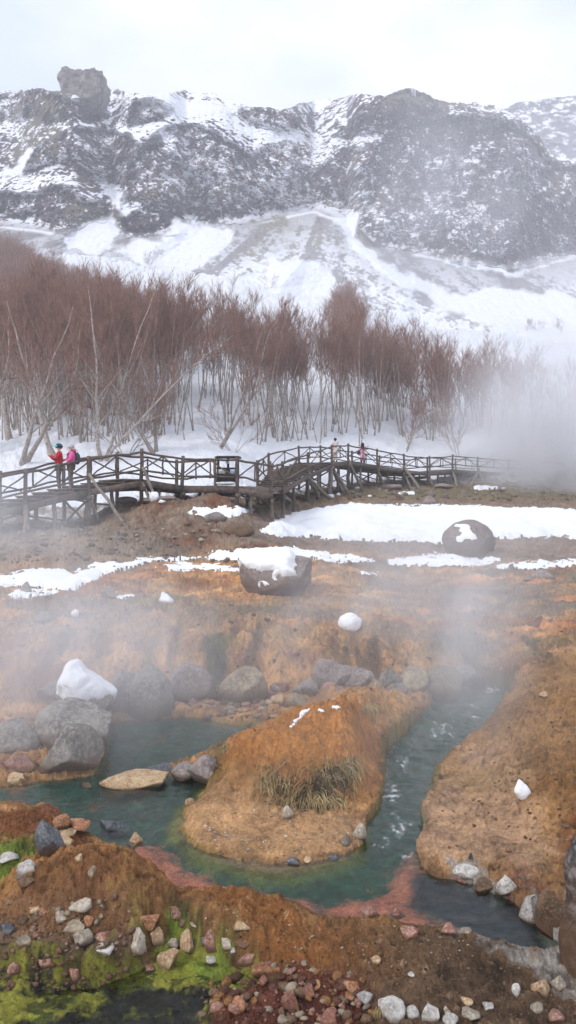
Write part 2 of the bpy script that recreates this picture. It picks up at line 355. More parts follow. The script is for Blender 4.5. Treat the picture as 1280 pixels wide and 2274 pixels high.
# ------------------------------------------------------------------ ground colours (the soil's own colours)
def mixn(a, b, t): return a * (1 - t[..., None]) + b * t[..., None]
def ground_colour():
    x, y, z = GX, GY, GZ; px = GPX; row = CY - F * base_rel(x, y) / y
    wx = fbm(x * 1.3, y * 1.3, 4, 2); wy = fbm(x * 1.3 + 9, y * 1.3, 4, 5)
    k = 26 * np.clip(7 / y, .25, 1.2)
    f1 = fbm(x * 2.5, y * 2.5, 5, 1, .6); f2 = fbm(x * 9, y * 9, 4, 3, .65); f3 = fbm(x * .8, y * .8, 4, 6); f4 = fbm(x * 25, y * 25, 3, 5, .6)
    def M(n, soft=14, off=0):
        return sstep(-soft, soft, samp(SD[n], px + k * wx, row + k * wy * .6) + off + soft * .8 * f2)
    shp = y.shape
    c = np.broadcast_to(lin((158, 120, 80)), shp + (3,)).copy()
    c = mixn(c, lin((178, 134, 86)), sstep(-.1, .8, f1))
    c = mixn(c, lin((124, 78, 48)), sstep(.1, .8, f3 + .35 * f2))
    c = mixn(c, lin((138, 92, 72)), sstep(.2, .9, -f1 + .2 * f2))
    c = mixn(c, lin((184, 148, 108)), sstep(.55, 1.1, f2 + .3 * f4) * .6)
    c = mixn(c, lin((96, 66, 44)), sstep(.45, 1.0, -f2 - .4 * f4) * .7)
    # farther flats: duller, greyer wet mud between the snow
    fl = sstep(14.5, 19, y) * sstep(-.35, .5, fbm(x * .35, y * .9, 4, 3))
    c = mixn(c, lin((132, 112, 92)), fl * .75)
    strip = sstep(-.15, .35, fbm(x * .25 + 4, y * 1.1, 5, 7) + .3 * f2) * sstep(12.5, 15, y)
    c = mixn(c, lin((96, 90, 80)), strip * .75)
    c = mixn(c, lin((190, 128, 78)), sstep(.3, .8, fbm(x * .5 + 8, y * 1.3, 4, 2)) * sstep(12.5, 15, y) * sstep(24, 20, y) * .6)
    c = mixn(c, lin((118, 98, 84)), sstep(23, 26, y) * .75)
    c = mixn(c, lin((112, 72, 50)), sstep(23, 25, y) * sstep(31, 29, y) * sstep(640, 560, px) * sstep(240, 300, px) * sstep(-.3, .3, f3 + f1) * .9)
    c = mixn(c, lin((120, 108, 96)), M('grav', 30) * (.65 + .3 * f1))
    c = mixn(c, lin((102, 96, 66)), M('olive', 14) * (.7 + .25 * f1))
    c = mixn(c, lin((104, 96, 90)), M('flow', 60) * sstep(-.2, .4, fbm(x * .6, y * .6, 4, 5)) * .8)
    c = mixn(c, lin((84, 76, 66)), M('flow2', 20) * .7 * sstep(-.3, .3, f1))
    for m in ('moss1', 'moss2', 'moss3'): c = mixn(c, lin((44, 50, 34)), M(m, 12) * (.9 if m == 'moss1' else .55))
    # dark drip streaks on the orange step
    drip = sstep(.30, .75, fbm(x * 2.6, y * .5, 4, 4)) * sstep(11.8, 12.6, y) * sstep(14.6, 13.8, y)
    c = mixn(c, lin((66, 52, 38)), drip * .8)
    c = mixn(c, lin((96, 92, 52)), sstep(.35, .8, fbm(x * 1.1 + 7, y * 1.3, 4, 1)) * sstep(12, 13.5, y) * sstep(19, 16, y) * .5)
    c = mixn(c, lin((164, 132, 104)), M('tan', 40) * .85)
    c = mixn(c, lin((150, 120, 72)), M('tan', 40) * sstep(.2, .9, f3 + .3 * f1) * .5)
    # right-hand bank: orange crumbs over olive-brown
    rb = sstep(1000, 1100, px) * sstep(6.6, 7.4, y) * sstep(13.2, 12.5, y)
    c = mixn(c, lin((150, 112, 68)), rb * (1 - M('tan', 40)) * .7)
    c = mixn(c, lin((96, 72, 40)), rb * (1 - M('tan', 40)) * sstep(.05, .5, f1 + .4 * f2) * .7)
    # foreground soil
    d = M('dirt', 40)
    c = mixn(c, lin((100, 80, 62)), d * .95)
    c = mixn(c, lin((136, 88, 46)), d * sstep(980, 640, px) * sstep(2230, 2120, row) * sstep(-.5, .4, f1 + .3) * .85)
    c = mixn(c, lin((66, 54, 42)), d * sstep(.1, .8, -f1 - .5 * f2) * .6)
    c = mixn(c, lin((150, 132, 110)), d * sstep(.75, 1.1, f4 + .3 * f2) * .6)
    bl = sstep(420, 300, px) * sstep(2010, 2060, row) * sstep(5.8, 5.4, y)
    c = mixn(c, lin((116, 96, 80)), bl * .85)
    hump = near(x, y, -1.42, 5.85, .95, .75) ** .5
    c = mixn(c, lin((134, 92, 56)), np.clip(hump, 0, 1) * .85)
    c = mixn(c, lin((84, 58, 36)), np.clip(hump, 0, 1) * sstep(.2, .8, -f2 + .3 * f4) * .7)
    isl = np.clip(near(x, y, .2, 8.6, 1.2, 1.2) ** .4, 0, 1)
    c = mixn(c, lin((176, 118, 62)), isl * .85); c = mixn(c, lin((112, 74, 40)), isl * sstep(-.1, .6, f1 + .5 * f2) * .65)
    c = mixn(c, lin((86, 74, 44)), isl * sstep(7.95, 7.5, y) * .55)
    c = mixn(c, lin((96, 44, 34)), M('redrock', 30) * .8)
    mn = np.maximum(M('mineral', 14), M('mineral2', 10) * .9)
    c = mixn(c, lin((150, 144, 136)), mn * sstep(-.6, .3, f1 + .6 * f2)); c = mixn(c, lin((90, 78, 66)), mn * sstep(.25, .8, f2) * .8)
    # algae creek
    cr = M('creek', 20); al = fbm(x * 1.6 + 2, y * 4.2, 4, 2)
    c = mixn(c, lin((40, 40, 34)), cr)
    c = mixn(c, lin((128, 126, 54)), cr * sstep(-.25, .3, al + .35 * f2 + .2 * f4)); c = mixn(c, lin((64, 104, 36)), cr * sstep(.1, .7, al * .5 + f3 + .3 * f2 + .2) * .7)
    c = mixn(c, lin((150, 146, 60)), cr * sstep(.4, .9, al + .4 * f2) * .6)
    c = mixn(c, lin((116, 112, 56)), M("algae2", 22) * .6 * sstep(-.3, .4, f1 + .3 * f2)); c = mixn(c, lin((104, 116, 50)), M("creekhi", 12))
    # pool floor
    w = waterw(x, y, px, row)
    inw = sstep(-3, 5, w) * sstep(4.8, 5.0, y) * sstep(15, 14.5, y)
    bed = np.broadcast_to(lin((64, 96, 84)), shp + (3,)).copy()
    bed = mixn(bed, lin((84, 78, 66)), sstep(.1, .7, f1) * .5)
    bed = mixn(bed, lin((40, 92, 66)), M('green', 24) * .9)
    ap = sstep(-26, -2, samp(SD['apron'], px, row)); bed = mixn(bed, lin((112, 118, 44)), ap * .9)
    bed = mixn(bed, lin((222, 132, 104)), M('red', 24)); bed = mixn(bed, lin((62, 64, 70)), M('slate', 14))
    bed = mixn(bed, lin((120, 60, 44)), M('slate', 14) * sstep(.5, .9, f1) * .7)
    bed = mixn(bed, lin((150, 90, 70)), sstep(.6, .9, f1) * sstep(500, 300, px) * .5)
    c = mixn(c, bed, inw)
    a = samp(SD['apron'], px, row); c = mixn(c, lin((164, 128, 92)), sstep(-6, 12, a) * .9 * (1 - isl * .9))
    c = mixn(c, lin((132, 128, 60)), sstep(-12, 0, a) * sstep(26, 4, a) * sstep(560, 380, px) * .6)
    yg = sstep(-12, -2, w) * sstep(10, 1, w) * sstep(-.2, .5, f3 + f2 * .5) * sstep(6.2, 6.6, y) * sstep(12, 11, y)
    c = mixn(c, lin((136, 130, 62)), yg * .6)
    # wet rim
    rim = sstep(-14, -3, w) * (1 - inw) * sstep(4.9, 5.1, y) * sstep(14, 13, y)
    c = c * (1 - .45 * (rim * sstep(-.6, .3, f1))[..., None])
    gy_ = c.mean(-1, keepdims=True); c = gy_ + (c - gy_) * 1.02
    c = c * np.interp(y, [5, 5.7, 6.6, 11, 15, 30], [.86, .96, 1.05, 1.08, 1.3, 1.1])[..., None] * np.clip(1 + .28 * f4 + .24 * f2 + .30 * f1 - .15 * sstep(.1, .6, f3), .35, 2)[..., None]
    c = mixn(c, lin((158, 152, 144)), mn * sstep(-.7, .1, f1 + .5 * f2) * .85); c = mixn(c, lin((88, 76, 64)), mn * sstep(.3, .8, f2 - .2 * f1) * .7)
    # snow cover beyond the walkway
    DS = np.interp(px, [-350, 150, 330, 450, 600, 700, 850, 1000, 1280], [29, 30, 31.5, 34, 40, 51, 57, 61, 66])
    sn = sstep(-1.5, 1.5, y - DS + 2.2 * f3 + 1.5 * f1)
    sn = sn * (1 - .8 * sstep(.75, 1.0, f1 + .3 * f2) * sstep(45, 36, y))
    c = mixn(c, np.array([.80, .82, .87]), sn)
    return np.clip(c, .005, .9), sn
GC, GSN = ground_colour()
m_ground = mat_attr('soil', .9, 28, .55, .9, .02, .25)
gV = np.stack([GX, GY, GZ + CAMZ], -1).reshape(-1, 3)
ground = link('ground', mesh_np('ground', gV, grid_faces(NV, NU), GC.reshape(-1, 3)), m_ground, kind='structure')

# ------------------------------------------------------------------ water
def mat_water(name, tint, rough=.08, bs=.25, scale=9, tr=.0):
    m, nt, b, out = newmat(name); nt.nodes.remove(b)
    tp = N(nt, 'ShaderNodeBsdfTransparent'); tp.inputs[0].default_value = (*tint, 1)
    gl = N(nt, 'ShaderNodeBsdfGlossy'); gl.inputs['Roughness'].default_value = rough; gl.inputs[0].default_value = (1, 1, 1, 1)
    fr = N(nt, 'ShaderNodeFresnel'); fr.inputs[0].default_value = 1.33
    tc = N(nt, 'ShaderNodeTexCoord'); mp = N(nt, 'ShaderNodeMapping'); mp.inputs['Scale'].default_value = (1, 1.8, 1)
    nt.links.new(tc.outputs['Object'], mp.inputs[0])
    n1 = noise(nt, scale, 4, .6, vec=mp.outputs[0]); bp = N(nt, 'ShaderNodeBump'); bp.inputs['Strength'].default_value = bs; bp.inputs['Distance'].default_value = .03
    nt.links.new(n1, bp.inputs['Height']); nt.links.new(bp.outputs[0], gl.inputs['Normal']); nt.links.new(bp.outputs[0], fr.inputs['Normal'])
    mx = N(nt, 'ShaderNodeMixShader'); nt.links.new(fr.outputs[0], mx.inputs[0]); nt.links.new(tp.outputs[0], mx.inputs[1]); nt.links.new(gl.outputs[0], mx.inputs[2])
    va = nt.nodes.new('ShaderNodeVertexColor'); va.layer_name = 'gcol'; df = N(nt, 'ShaderNodeBsdfDiffuse'); df.inputs[0].default_value = (.8, .83, .85, 1)
    m3 = N(nt, 'ShaderNodeMixShader'); nt.links.new(va.outputs[0], m3.inputs[0]); nt.links.new(mx.outputs[0], m3.inputs[1]); nt.links.new(df.outputs[0], m3.inputs[2])
    nt.links.new(m3.outputs[0], out.inputs[0]); return m
m_water = mat_water('pool_water', (.84, .92, .88))
m_creek = mat_water('creek_water', (.75, .8, .7), .12, .4, 14)
def sheet(name, key, z, mat, margin, step, lim):
    x0, x1, y0, y1 = lim; xs = np.arange(x0, x1, step); ys = np.arange(y0, y1, step)
    X, Y = np.meshgrid(xs, ys); Z = np.full(X.shape, z); Z0 = Z
    px = CX + F * X / Y; row = CY - F * z / Y; w = samp(SD[key], px, row) > -margin
    Z = Z + .006 * fbm(X * 5, Y * 8, 3, 2)
    if key == 'water':
        rap = sstep(8.2, 9.5, Y) * sstep(.9, 1.3, X); rap2 = sstep(.7, .95, X) * sstep(1.7, 1.4, X) * sstep(6.2, 7, Y)
        Z = Z + (rap * .03 + rap2 * .012) * ridged(X * 7, Y * 5, 4, 3)
    fm = np.zeros(X.shape)
    if key == 'water':
        for fx, fy, fr, fs in ((985, 1625, 42, 34), (1060, 1578, 50, 26), (870, 1760, 34, 34), (885, 1835, 40, 40), (850, 1868, 24, 30), (1100, 1530, 40, 20), (905, 1900, 20, 18), (900, 1700, 30, 40)):
            fm = np.maximum(fm, np.clip(1 - ((px - fx) / fr) ** 2 - ((row - fy) / fs) ** 2, 0, 1))
        fm = sstep(.74, 1.05, fm ** .5 * .45 + .75 * ridged(X * 11, Y * 6, 4, 2, .75)) * (fm > 0) * .6
        Z = Z + .015 * fm
    V = np.stack([X, Y, Z + CAMZ], -1).reshape(-1, 3); f = grid_faces(*X.shape); wf = w.ravel(); fc = np.repeat(fm.reshape(-1, 1), 3, 1)
    f = f[wf[f].all(1)]; used = np.unique(f); mp = np.full(len(V), -1); mp[used] = np.arange(len(used))
    return link(name, mesh_np(name, V[used], mp[f], fc[used]), mat, kind='structure')
sheet('pool_water', 'water', WATER, m_water, 30, .022, (-4.5, 4.5, 4.9, 15))
sheet('creek_water', 'creek', -3.128, m_creek, 10, .03, (-3.2, .6, 3.6, 5.6))

# ------------------------------------------------------------------ mountain
CREST = [(-400,240),(-200,225),(0,202),(60,200),(95,195),(125,202),(180,206),(230,204),(250,196),(290,205),(340,211),(400,203),(440,198),(480,207),(520,225),(550,235),(600,240),(625,243),(680,225),(730,217),(790,212),(860,210),(890,198),(915,195),(945,205),(965,222),(1000,228),(1060,232),(1095,235),(1118,242),(1140,252),(1165,272),(1200,300),(1222,345),(1240,358),(1280,352),(1400,345),(1680,380)]
CP = dict(
 C1=[(275,470),(285,380),(300,340),(340,300),(400,275),(480,285),(560,335),(620,312),(668,320),(690,400),(720,440),(690,465),(600,472),(540,492),(470,495),(400,478),(370,490),(300,455)],
 C2=[(855,290),(900,275),(1000,262),(1110,262),(1180,290),(1215,340),(1240,368),(1300,362),(1420,362),(1420,570),(1280,562),(1200,562),(1120,598),(1060,570),(1000,572),(930,556),(830,545),(798,505),(825,400)],
 C3=[(50,380),(90,320),(150,285),(220,275),(290,300),(305,340),(290,425),(215,412),(140,382)],
 C4=[(-60,420),(30,430),(60,425),(130,415),(190,440),(240,465),(240,495),(130,515),(60,480),(-60,470)],
 C5=[(275,490),(305,465),(360,475),(388,515),(330,538),(282,525)],
 C6=[(-60,215),(90,192),(140,210),(200,235),(230,262),(150,275),(60,262),(-60,290)],
 C7=[(690,390),(760,335),(838,330),(828,420),(800,478),(720,455),(690,425)],
 C8=[(740,300),(790,262),(860,215),(910,192),(965,215),(975,250),(900,275),(830,310)],
 C9=[(538,250),(590,232),(665,262),(665,292),(560,285)],
 C10=[(270,260),(310,215),(390,235),(370,275),(290,290)],
 C11=[(1125,600),(1000,585),(1080,520),(1150,480),(1280,420),(1420,470),(1400,560),(1200,560)],
)
SN = dict(
 S1=[(215,424),(284,424),(300,470),(285,485),(235,450)],
 S2=[(0,372),(30,372),(60,325),(75,330),(45,392),(0,405)],
 S3=[(735,480),(805,472),(792,515),(835,560),(1000,655),(1190,748),(1150,752),(950,672),(830,600),(770,545)],
 S4=[(380,480),(520,500),(500,545),(420,620),(330,600),(250,560),(300,540),(360,540)],
 S5=[(520,610),(640,570),(740,590),(760,690),(640,670),(520,650)],
 S6=[(1000,575),(1130,600),(1290,560),(1290,572),(1120,612),(980,585)],
 S7=[(1000,660),(1100,640),(1290,650),(1290,800),(1150,760),(1050,720)],
  S9=[(330,225),(520,225),(560,250),(430,260),(360,250)],
 S10=[(130,520),(250,480),(275,520),(240,560),(150,560)],
)
mx0, my0, ms = -420, 150, 3
mgx, mgy = np.meshgrid(np.arange(mx0, 1720, ms, dtype=float), np.arange(my0, 900, ms, dtype=float))
cliffD = np.full(mgx.shape, -1e9); 
for v in CP.values(): cliffD = np.maximum(cliffD, sdf(v, mgx, mgy))
snowD = np.full(mgx.shape, -1e9)
for v in SN.values(): snowD = np.maximum(snowD, sdf(v, mgx, mgy))
NC, NR = 1500, 720
MU = np.linspace(-.60, .60, NC)
D0 = 178.0
mz0 = base_rel(MU * D0, np.full(NC, D0)); row0 = CY - F * (mz0 - 1.5) / D0
mpx = CX + F * MU
cr_ = np.interp(mpx, [c[0] for c in CREST], [c[1] for c in CREST])
cr_ = cr_ + 4 * fbm(mpx / 23, mpx * 0, 4, 1) + 1.5 * fbm(mpx / 5, mpx * 0 + 3, 3, 2)
kk = np.linspace(0, 1, NR)[:, None]
MROW = row0[None, :] * (1 - kk) + cr_[None, :] * kk; MPX = np.repeat(mpx[None, :], NR, 0)
wpx = MPX + 12 * fbm(MPX / 45, MROW / 45, 4, 3); wrow = MROW + 12 * fbm(MPX / 45 + 7, MROW / 45, 4, 5)
def msamp(G): return samp(G, wpx, wrow, mx0, my0, ms)
cd = msamp(cliffD); sd_ = samp(snowD, wpx, wrow, mx0, my0, ms)
cliff = sstep(-5, 9, cd); upper = sstep(520, 420, MROW)
tanm = (CY - MROW) / F
# lower edge of the cliff belt, px row
belt = np.interp(MPX, [-400, 0, 130, 240, 290, 390, 540, 700, 790, 840, 1000, 1120, 1280, 1680], [500, 500, 520, 500, 535, 520, 495, 470, 500, 550, 578, 600, 565, 565])
up = sstep(6, -6, MROW - belt)
s = np.where(up > .5, .95, .62) + 2.4 * cliff
s = s * (1 - .0 * up)
def blurx(A, n):
    k = np.ones(n) / n; P = np.pad(A, ((0, 0), (n // 2, n - 1 - n // 2)), 'edge'); c = np.cumsum(np.pad(P, ((0, 0), (1, 0))), 1)
    return (c[:, n:] - c[:, :-n]) / n
s = np.maximum(blurx(s, 41), tanm + .38)
dt = np.diff(tanm, axis=0, prepend=tanm[:1]); g = dt / (s - tanm)
MD = D0 * np.exp(np.cumsum(g, 0))
X0 = MU[None, :] * MD; Z0 = tanm * MD
# relief
bul = np.clip(cd, 0, 60) / 60
MD1 = MD * (1 - .05 * np.sqrt(bul) * up)
rl = np.where(up > .5, 1, .0) * sstep(belt + 10, belt - 25, MROW)
rl = np.clip(rl, 0, 1)
hx, hz = X0, Z0
amp = (.35 + .9 * cliff)
hq = hx + .5 * hz
rel = amp * (8 * fbm(hx / 38, hz / 46, 4, 1, .55) + 4.5 * ridged(hx / 17 + 3, hz / 26, 3, 2) + 2.4 * ridged(hq / 6.5, hz / 11, 3, 3, .6) + 2.0 * fbm(hx / 3.1, hz / 2.4, 4, 4, .7))
tal = 1.2 * fbm(hx / 14, hz / 40, 3, 2) + .5 * fbm(hx / 3, hz / 9, 3, 3) + .35 * fbm(hx / 1.3, hz / 1.3, 2, 4)
fade = sstep(0, .04, kk) 
MD2 = MD1 - ((rel - 13 * amp) * rl + tal * (1 - rl) * 1.0) * fade
# the cone-shaped scree heap and rib lines
for (ax, ar, bx, br, wd, am) in ((745,498,620,640,60,7),(745,498,900,640,60,7),(330,560,420,500,26,4),(540,500,640,600,40,4),(100,560,140,520,30,5)):
    ex, er = bx - ax, br - ar; t = np.clip(((MPX - ax) * ex + (MROW - ar) * er) / (ex * ex + er * er), 0, 1)
    dd = np.hypot(MPX - ax - t * ex, MROW - ar - t * er); MD2 = MD2 - am * np.clip(1 - dd / wd, 0, 1) * fade
MXv = MU[None, :] * MD2; MZv = tanm * MD2
# normals
def gnorm(X, Y, Z):
    a = np.stack([np.gradient(v, axis=1) for v in (X, Y, Z)], -1); b = np.stack([np.gradient(v, axis=0) for v in (X, Y, Z)], -1)
    n = np.cross(a, b); n /= np.linalg.norm(n, axis=-1)[..., None] + 1e-12; return np.where(n[..., 2:3] < 0, -n, n)
nn = gnorm(MXv, MD2, MZv); nzv = nn[..., 2]
fA = fbm(hx / 9, hz / 9, 4, 5); fB = fbm(hx / 2.2, hz / 2.2, 3, 6, .7); fC = fbm(hx / .8, hz / .8, 2, 2); fD = fbm(hx / 40, hz / 30, 3, 3)
strk = fbm((MPX - 745) / (12 + np.abs(MROW - 420) * .22), MROW / 260 + MPX / 900, 5, 4, .65)
score_up = nzv * 1.35 + .28 * fA + .62 * fB + .55 * fC + .50 * fD - .42 * cliff + .03
sn_up = sstep(.50, .78, score_up)
sn_tal = sstep(-.3, .5, .9 * strk + .4 * fB + .4 * fC + .35 * fA + .15)
# greyer scree near the cliff foot, whiter lower down
foot = np.clip((MROW - belt) / 110, 0, 1)
sn_tal = np.clip(sn_tal * (.34 + .5 * foot) + .02 + .2 * foot ** 2, 0, 1) * (1 - .35 * sstep(.0, .5, -fB - .5 * fC))
snow = sn_tal * (1 - rl) + sn_up * rl
snow = np.maximum(snow, sstep(-6, 8, sd_ + 4 * fB) * .97)
rimS = np.exp(-((MROW - belt - 3 + 4 * fA) / 4.5) ** 2); snow = np.maximum(snow, np.clip(rimS, 0, 1) * .95 * sstep(-.25, .3, fA + .5 * fD))
rock = np.broadcast_to(lin((104, 92, 100)), snow.shape + (3,)).copy()
rock = mixn(rock, lin((122, 104, 92)), sstep(0, .6, fA)); rock = mixn(rock, lin((84, 70, 76)), sstep(.1, .6, -fD)); rock = mixn(rock, lin((96, 70, 66)), sstep(.25, .8, fD + .2 * fB)); rock = mixn(rock, lin((70, 60, 68)), sstep(.1, .7, -fB - .3 * fA))
rock = mixn(rock, lin((112, 106, 88)), sstep(.2, .7, fbm(hx / 25 + 5, hz / 15, 3, 7)) * .6)
scree = np.broadcast_to(lin((136, 132, 134)), snow.shape + (3,)).copy(); scree = mixn(scree, lin((138, 132, 116)), sstep(0, .6, fD)); scree = mixn(scree, lin((104, 98, 104)), sstep(.1, .6, fC + fB * .5))
bc = mixn(scree, rock, rl)
MC = mixn(bc, np.array([.80, .82, .88]), snow)
# back of the mountain
def addback(X, Y, Z, C):
    Xs, Ys, Zs, Cs = [X], [Y], [Z], [C]
    for f_, dz in ((1.06, -6), (1.25, -45), (1.6, -150)):
        Xs.append(X[-1:] * f_); Ys.append(Y[-1:] * f_); Zs.append(Z[-1:] + dz); Cs.append(C[-1:])
    return np.concatenate(Xs), np.concatenate(Ys), np.concatenate(Zs), np.concatenate(Cs)
bX, bY, bZ, bC = addback(MXv, MD2, MZv, MC)
m_mount = mat_attr('mountain_rock_and_snow', .95, .9, .18, .5, .5, .1)
link('mountain', mesh_np('mountain', np.stack([bX, bY, bZ + CAMZ], -1).reshape(-1, 3), grid_faces(*bX.shape), bC.reshape(-1, 3)), m_mount, kind='structure')
# the farther ridge on the right
u2 = np.linspace(.20, .66, 500); p2 = CX + F * u2; k2 = np.linspace(0, 1, 260)[:, None]
c2 = np.interp(p2, [970, 1100, 1118, 1150, 1200, 1280, 1400, 1750], [262, 250, 241, 228, 220, 212, 206, 240]) + 2.5 * fbm(p2 / 17, p2 * 0, 4, 3)
R2 = 640 * (1 - k2) + c2[None, :] * k2; t2 = (CY - R2) / F; D2 = 470 + 210 * k2 ** 1.2 + 0 * R2
hx2, hz2 = u2[None, :] * D2, t2 * D2
D2 = D2 - 14 * ridged(hx2 / 60, hz2 / 60, 4, 2) - 5 * ridged(hx2 / 17, hz2 / 20, 4, 3) - 2 * fbm(hx2 / 4, hz2 / 4, 3, 3)
n2 = gnorm(u2[None, :] * D2, D2, t2 * D2)[..., 2]
s2 = sstep(.80, 1.25, n2 * 1.2 + .4 * fbm(hx2 / 12, hz2 / 12, 4, 3) + .35 * fbm(hx2 / 4, hz2 / 4, 3, 1) + .08)
C2 = mixn(np.broadcast_to(lin((96, 92, 100)), s2.shape + (3,)), np.array([.8, .82, .88]), s2)
bX, bY, bZ, bC = addback(u2[None, :] * D2, D2, t2 * D2, C2)
link('far_ridge', mesh_np('far_ridge', np.stack([bX, bY, bZ + CAMZ], -1).reshape(-1, 3), grid_faces(*bX.shape), bC.reshape(-1, 3)), m_mount, kind='structure')
# ------------------------------------------------------------------ rocks
def mat_rock(name, c1, c2, c3=None, sc=5, rough=.85, spec=.25, bs=.6, bd=.01, dirt=True):
    m, nt, b, out = newmat(name); c1, c2 = lin(c1), lin(c2); c3 = lin(c3) if c3 else c1 * 1.3
    n1 = noise(nt, sc, 6, .65); n2 = noise(nt, sc * 6, 5, .7); oi = nt.nodes.new('ShaderNodeObjectInfo')
    a = ramp(nt, n1, [(.36, tuple(c2)), (.62, tuple(c1))])
    a = mixc(nt, ramp(nt, n2, [(.46, (0,)), (.68, (.9,))]), a, tuple(c3))
    v = ramp(nt, oi.outputs['Random'], [(0, (.78,)), (1, (1.15,))])
    nt.links.new(mixc(nt, 1.0, a, v, 'MULTIPLY'), b.inputs['Base Color'])
    tc_ = nt.nodes.new('ShaderNodeTexCoord'); sp = nt.nodes.new('ShaderNodeSeparateXYZ'); nt.links.new(tc_.outputs['Generated'], sp.inputs[0])
    sm = N(nt, 'ShaderNodeMath', operation='MULTIPLY_ADD'); nt.links.new(n1, sm.inputs[0]); sm.inputs[1].default_value = -.55; nt.links.new(sp.outputs[2], sm.inputs[2])
    if dirt: nt.links.new(mixc(nt, ramp(nt, sm.outputs[0], [(.02, (.85,)), (.30, (0,))]), b.inputs['Base Color'].links[0].from_socket, tuple(lin((92, 68, 50)))), b.inputs['Base Color'])   # mud-stained foot
    b.inputs['Roughness'].default_value = rough; b.inputs['Specular IOR Level'].default_value = spec
    ad = N(nt, 'ShaderNodeMath'); nt.links.new(n1, ad.inputs[0]); nt.links.new(n2, ad.inputs[1]); bump(nt, b, ad.outputs[0], bs, bd); return m
MR = dict(
 dark=mat_rock('basalt_rock', (148, 136, 132), (108, 98, 98), (172, 160, 152), 3, bd=.04, bs=.9),
 grey=mat_rock('grey_rock', (138, 132, 126), (92, 88, 86), (164, 156, 146), 3, bd=.02),
 tuff=mat_rock('tan_grey_rock', (150, 138, 120), (104, 92, 78), (176, 160, 136), 3, bd=.02),
 pale=mat_rock('pale_stone', (172, 162, 146), (124, 108, 90), (196, 188, 176), 8),
 cream=mat_rock('cream_stone', (184, 160, 124), (140, 96, 62), (204, 190, 166), 9),
 orange=mat_rock('orange_stone', (164, 112, 78), (116, 72, 52), (190, 158, 126), 9),
 red=mat_rock('red_brown_stone', (128, 80, 62), (84, 52, 42), (152, 112, 94), 9, .6, .4),
 pink=mat_rock('pinkish_stone', (156, 112, 96), (112, 70, 58), (186, 164, 150), 9),
 brown=mat_rock('brown_stone', (116, 92, 72), (76, 58, 46), (142, 120, 98), 9),
 white=mat_rock('white_crusted_stone', (190, 186, 180), (128, 120, 112), (214, 210, 206), 9),
 wet=mat_rock('wet_dark_stone', (74, 76, 80), (40, 42, 46), (120, 124, 128), 7, .3, .6),
)
_ICO = {}
def ico(sub):
    if sub not in _ICO:
        bm = bmesh.new(); bmesh.ops.create_icosphere(bm, subdivisions=sub, radius=1.0)
        V = np.array([v.co[:] for v in bm.verts]); Fc = np.array([[v.index for v in f.verts] for f in bm.faces]); bm.free(); _ICO[sub] = (V, Fc)
    return _ICO[sub]
def rock_mesh(seed, sub=4, cuts=9, rough=.08, cutd=(.62, .9), shape=None):
    V, Fc = ico(sub); V = V.copy(); r = np.random.default_rng(seed)
    for i in range(cuts):                              # plane cuts give broken flat faces
        n = r.normal(size=3); n /= np.linalg.norm(n); d = r.uniform(*cutd); k = V @ n
        V -= np.clip(k - d, 0, None)[:, None] * n
    nv = V / np.linalg.norm(V, axis=1)[:, None]
    V += nv * (rough * fbm3(V * 2.2, 3, seed % 50) + rough * .35 * fbm3(V * 7, 3, seed % 37))[:, None]
    if shape is not None: V = shape(V)
    return V, Fc
def place_rock(px, row, w, h, kind, label=None, seed=0, cat='rock', group=None, depth=.8, sink=.22, rot=0, sub=3, name='rock', cuts=9, shape=None, pos=None, tilt=0, rough=.07, cutd=(.62, .9)):
    """px,row = middle of the rock's foot in the photo; w,h its width and height in px"""
    p = hit(px, row) if pos is None else np.array(pos)
    s = p[1] / F; W, H = w * s, h * s
    V, Fc = rock_mesh(seed, sub, cuts, rough, cutd, shape)
    c, sn = math.cos(rot), math.sin(rot); V = V @ np.array([[c, sn, 0], [-sn, c, 0], [0, 0, 1]])
    if tilt: c, sn = math.cos(tilt), math.sin(tilt); V = V @ np.array([[c, 0, sn], [0, 1, 0], [-sn, 0, c]])
    lo, hi = V.min(0), V.max(0); V = (V - (lo + hi) / 2) / (hi - lo)
    V = V * np.array([W, W * depth, H * (1 + sink)]) + np.array([0, 0, H * (1 - sink) / 2])
    base = np.array([p[0], p[1] + W * depth * .35, p[2]])
    o = link(name, mesh_np(name, V, Fc, smooth=sub > 4), MR[kind], loc=tuple(base))
    if label: o['label'] = label; o['category'] = cat
    if group: o['group'] = group
    return o, V, Fc, base
m_snow, nt_, b_, _ = newmat('snow'); b_.inputs['Base Color'].default_value = (.82, .84, .88, 1); b_.inputs['Roughness'].default_value = .7
b_.inputs['Subsurface Weight'].default_value = .0; _n = noise(nt_, 9, 5, .6); bump(nt_, b_, _n, .5, .04)
def snowcap(rk, label, fn, th, name='snow_cap'):
    o, V, Fc, base = rk; me = mesh_np('t', V, Fc); n = np.zeros(len(V) * 3); me.vertices.foreach_get('normal', n); n = n.reshape(-1, 3); bpy.data.meshes.remove(me)
    lo, hi = V.min(0), V.max(0); q = (V - lo) / (hi - lo)
    m = fn(q, n); 
    V2 = V + (n * .55 + np.array([0, 0, .6])) * (m * th)[:, None] - n * ((m < .04) * th * .5)[:, None]
    s = link(name, mesh_np(name, V2, Fc), m_snow, o); s['label'] = label; s['category'] = 'snow'; return s
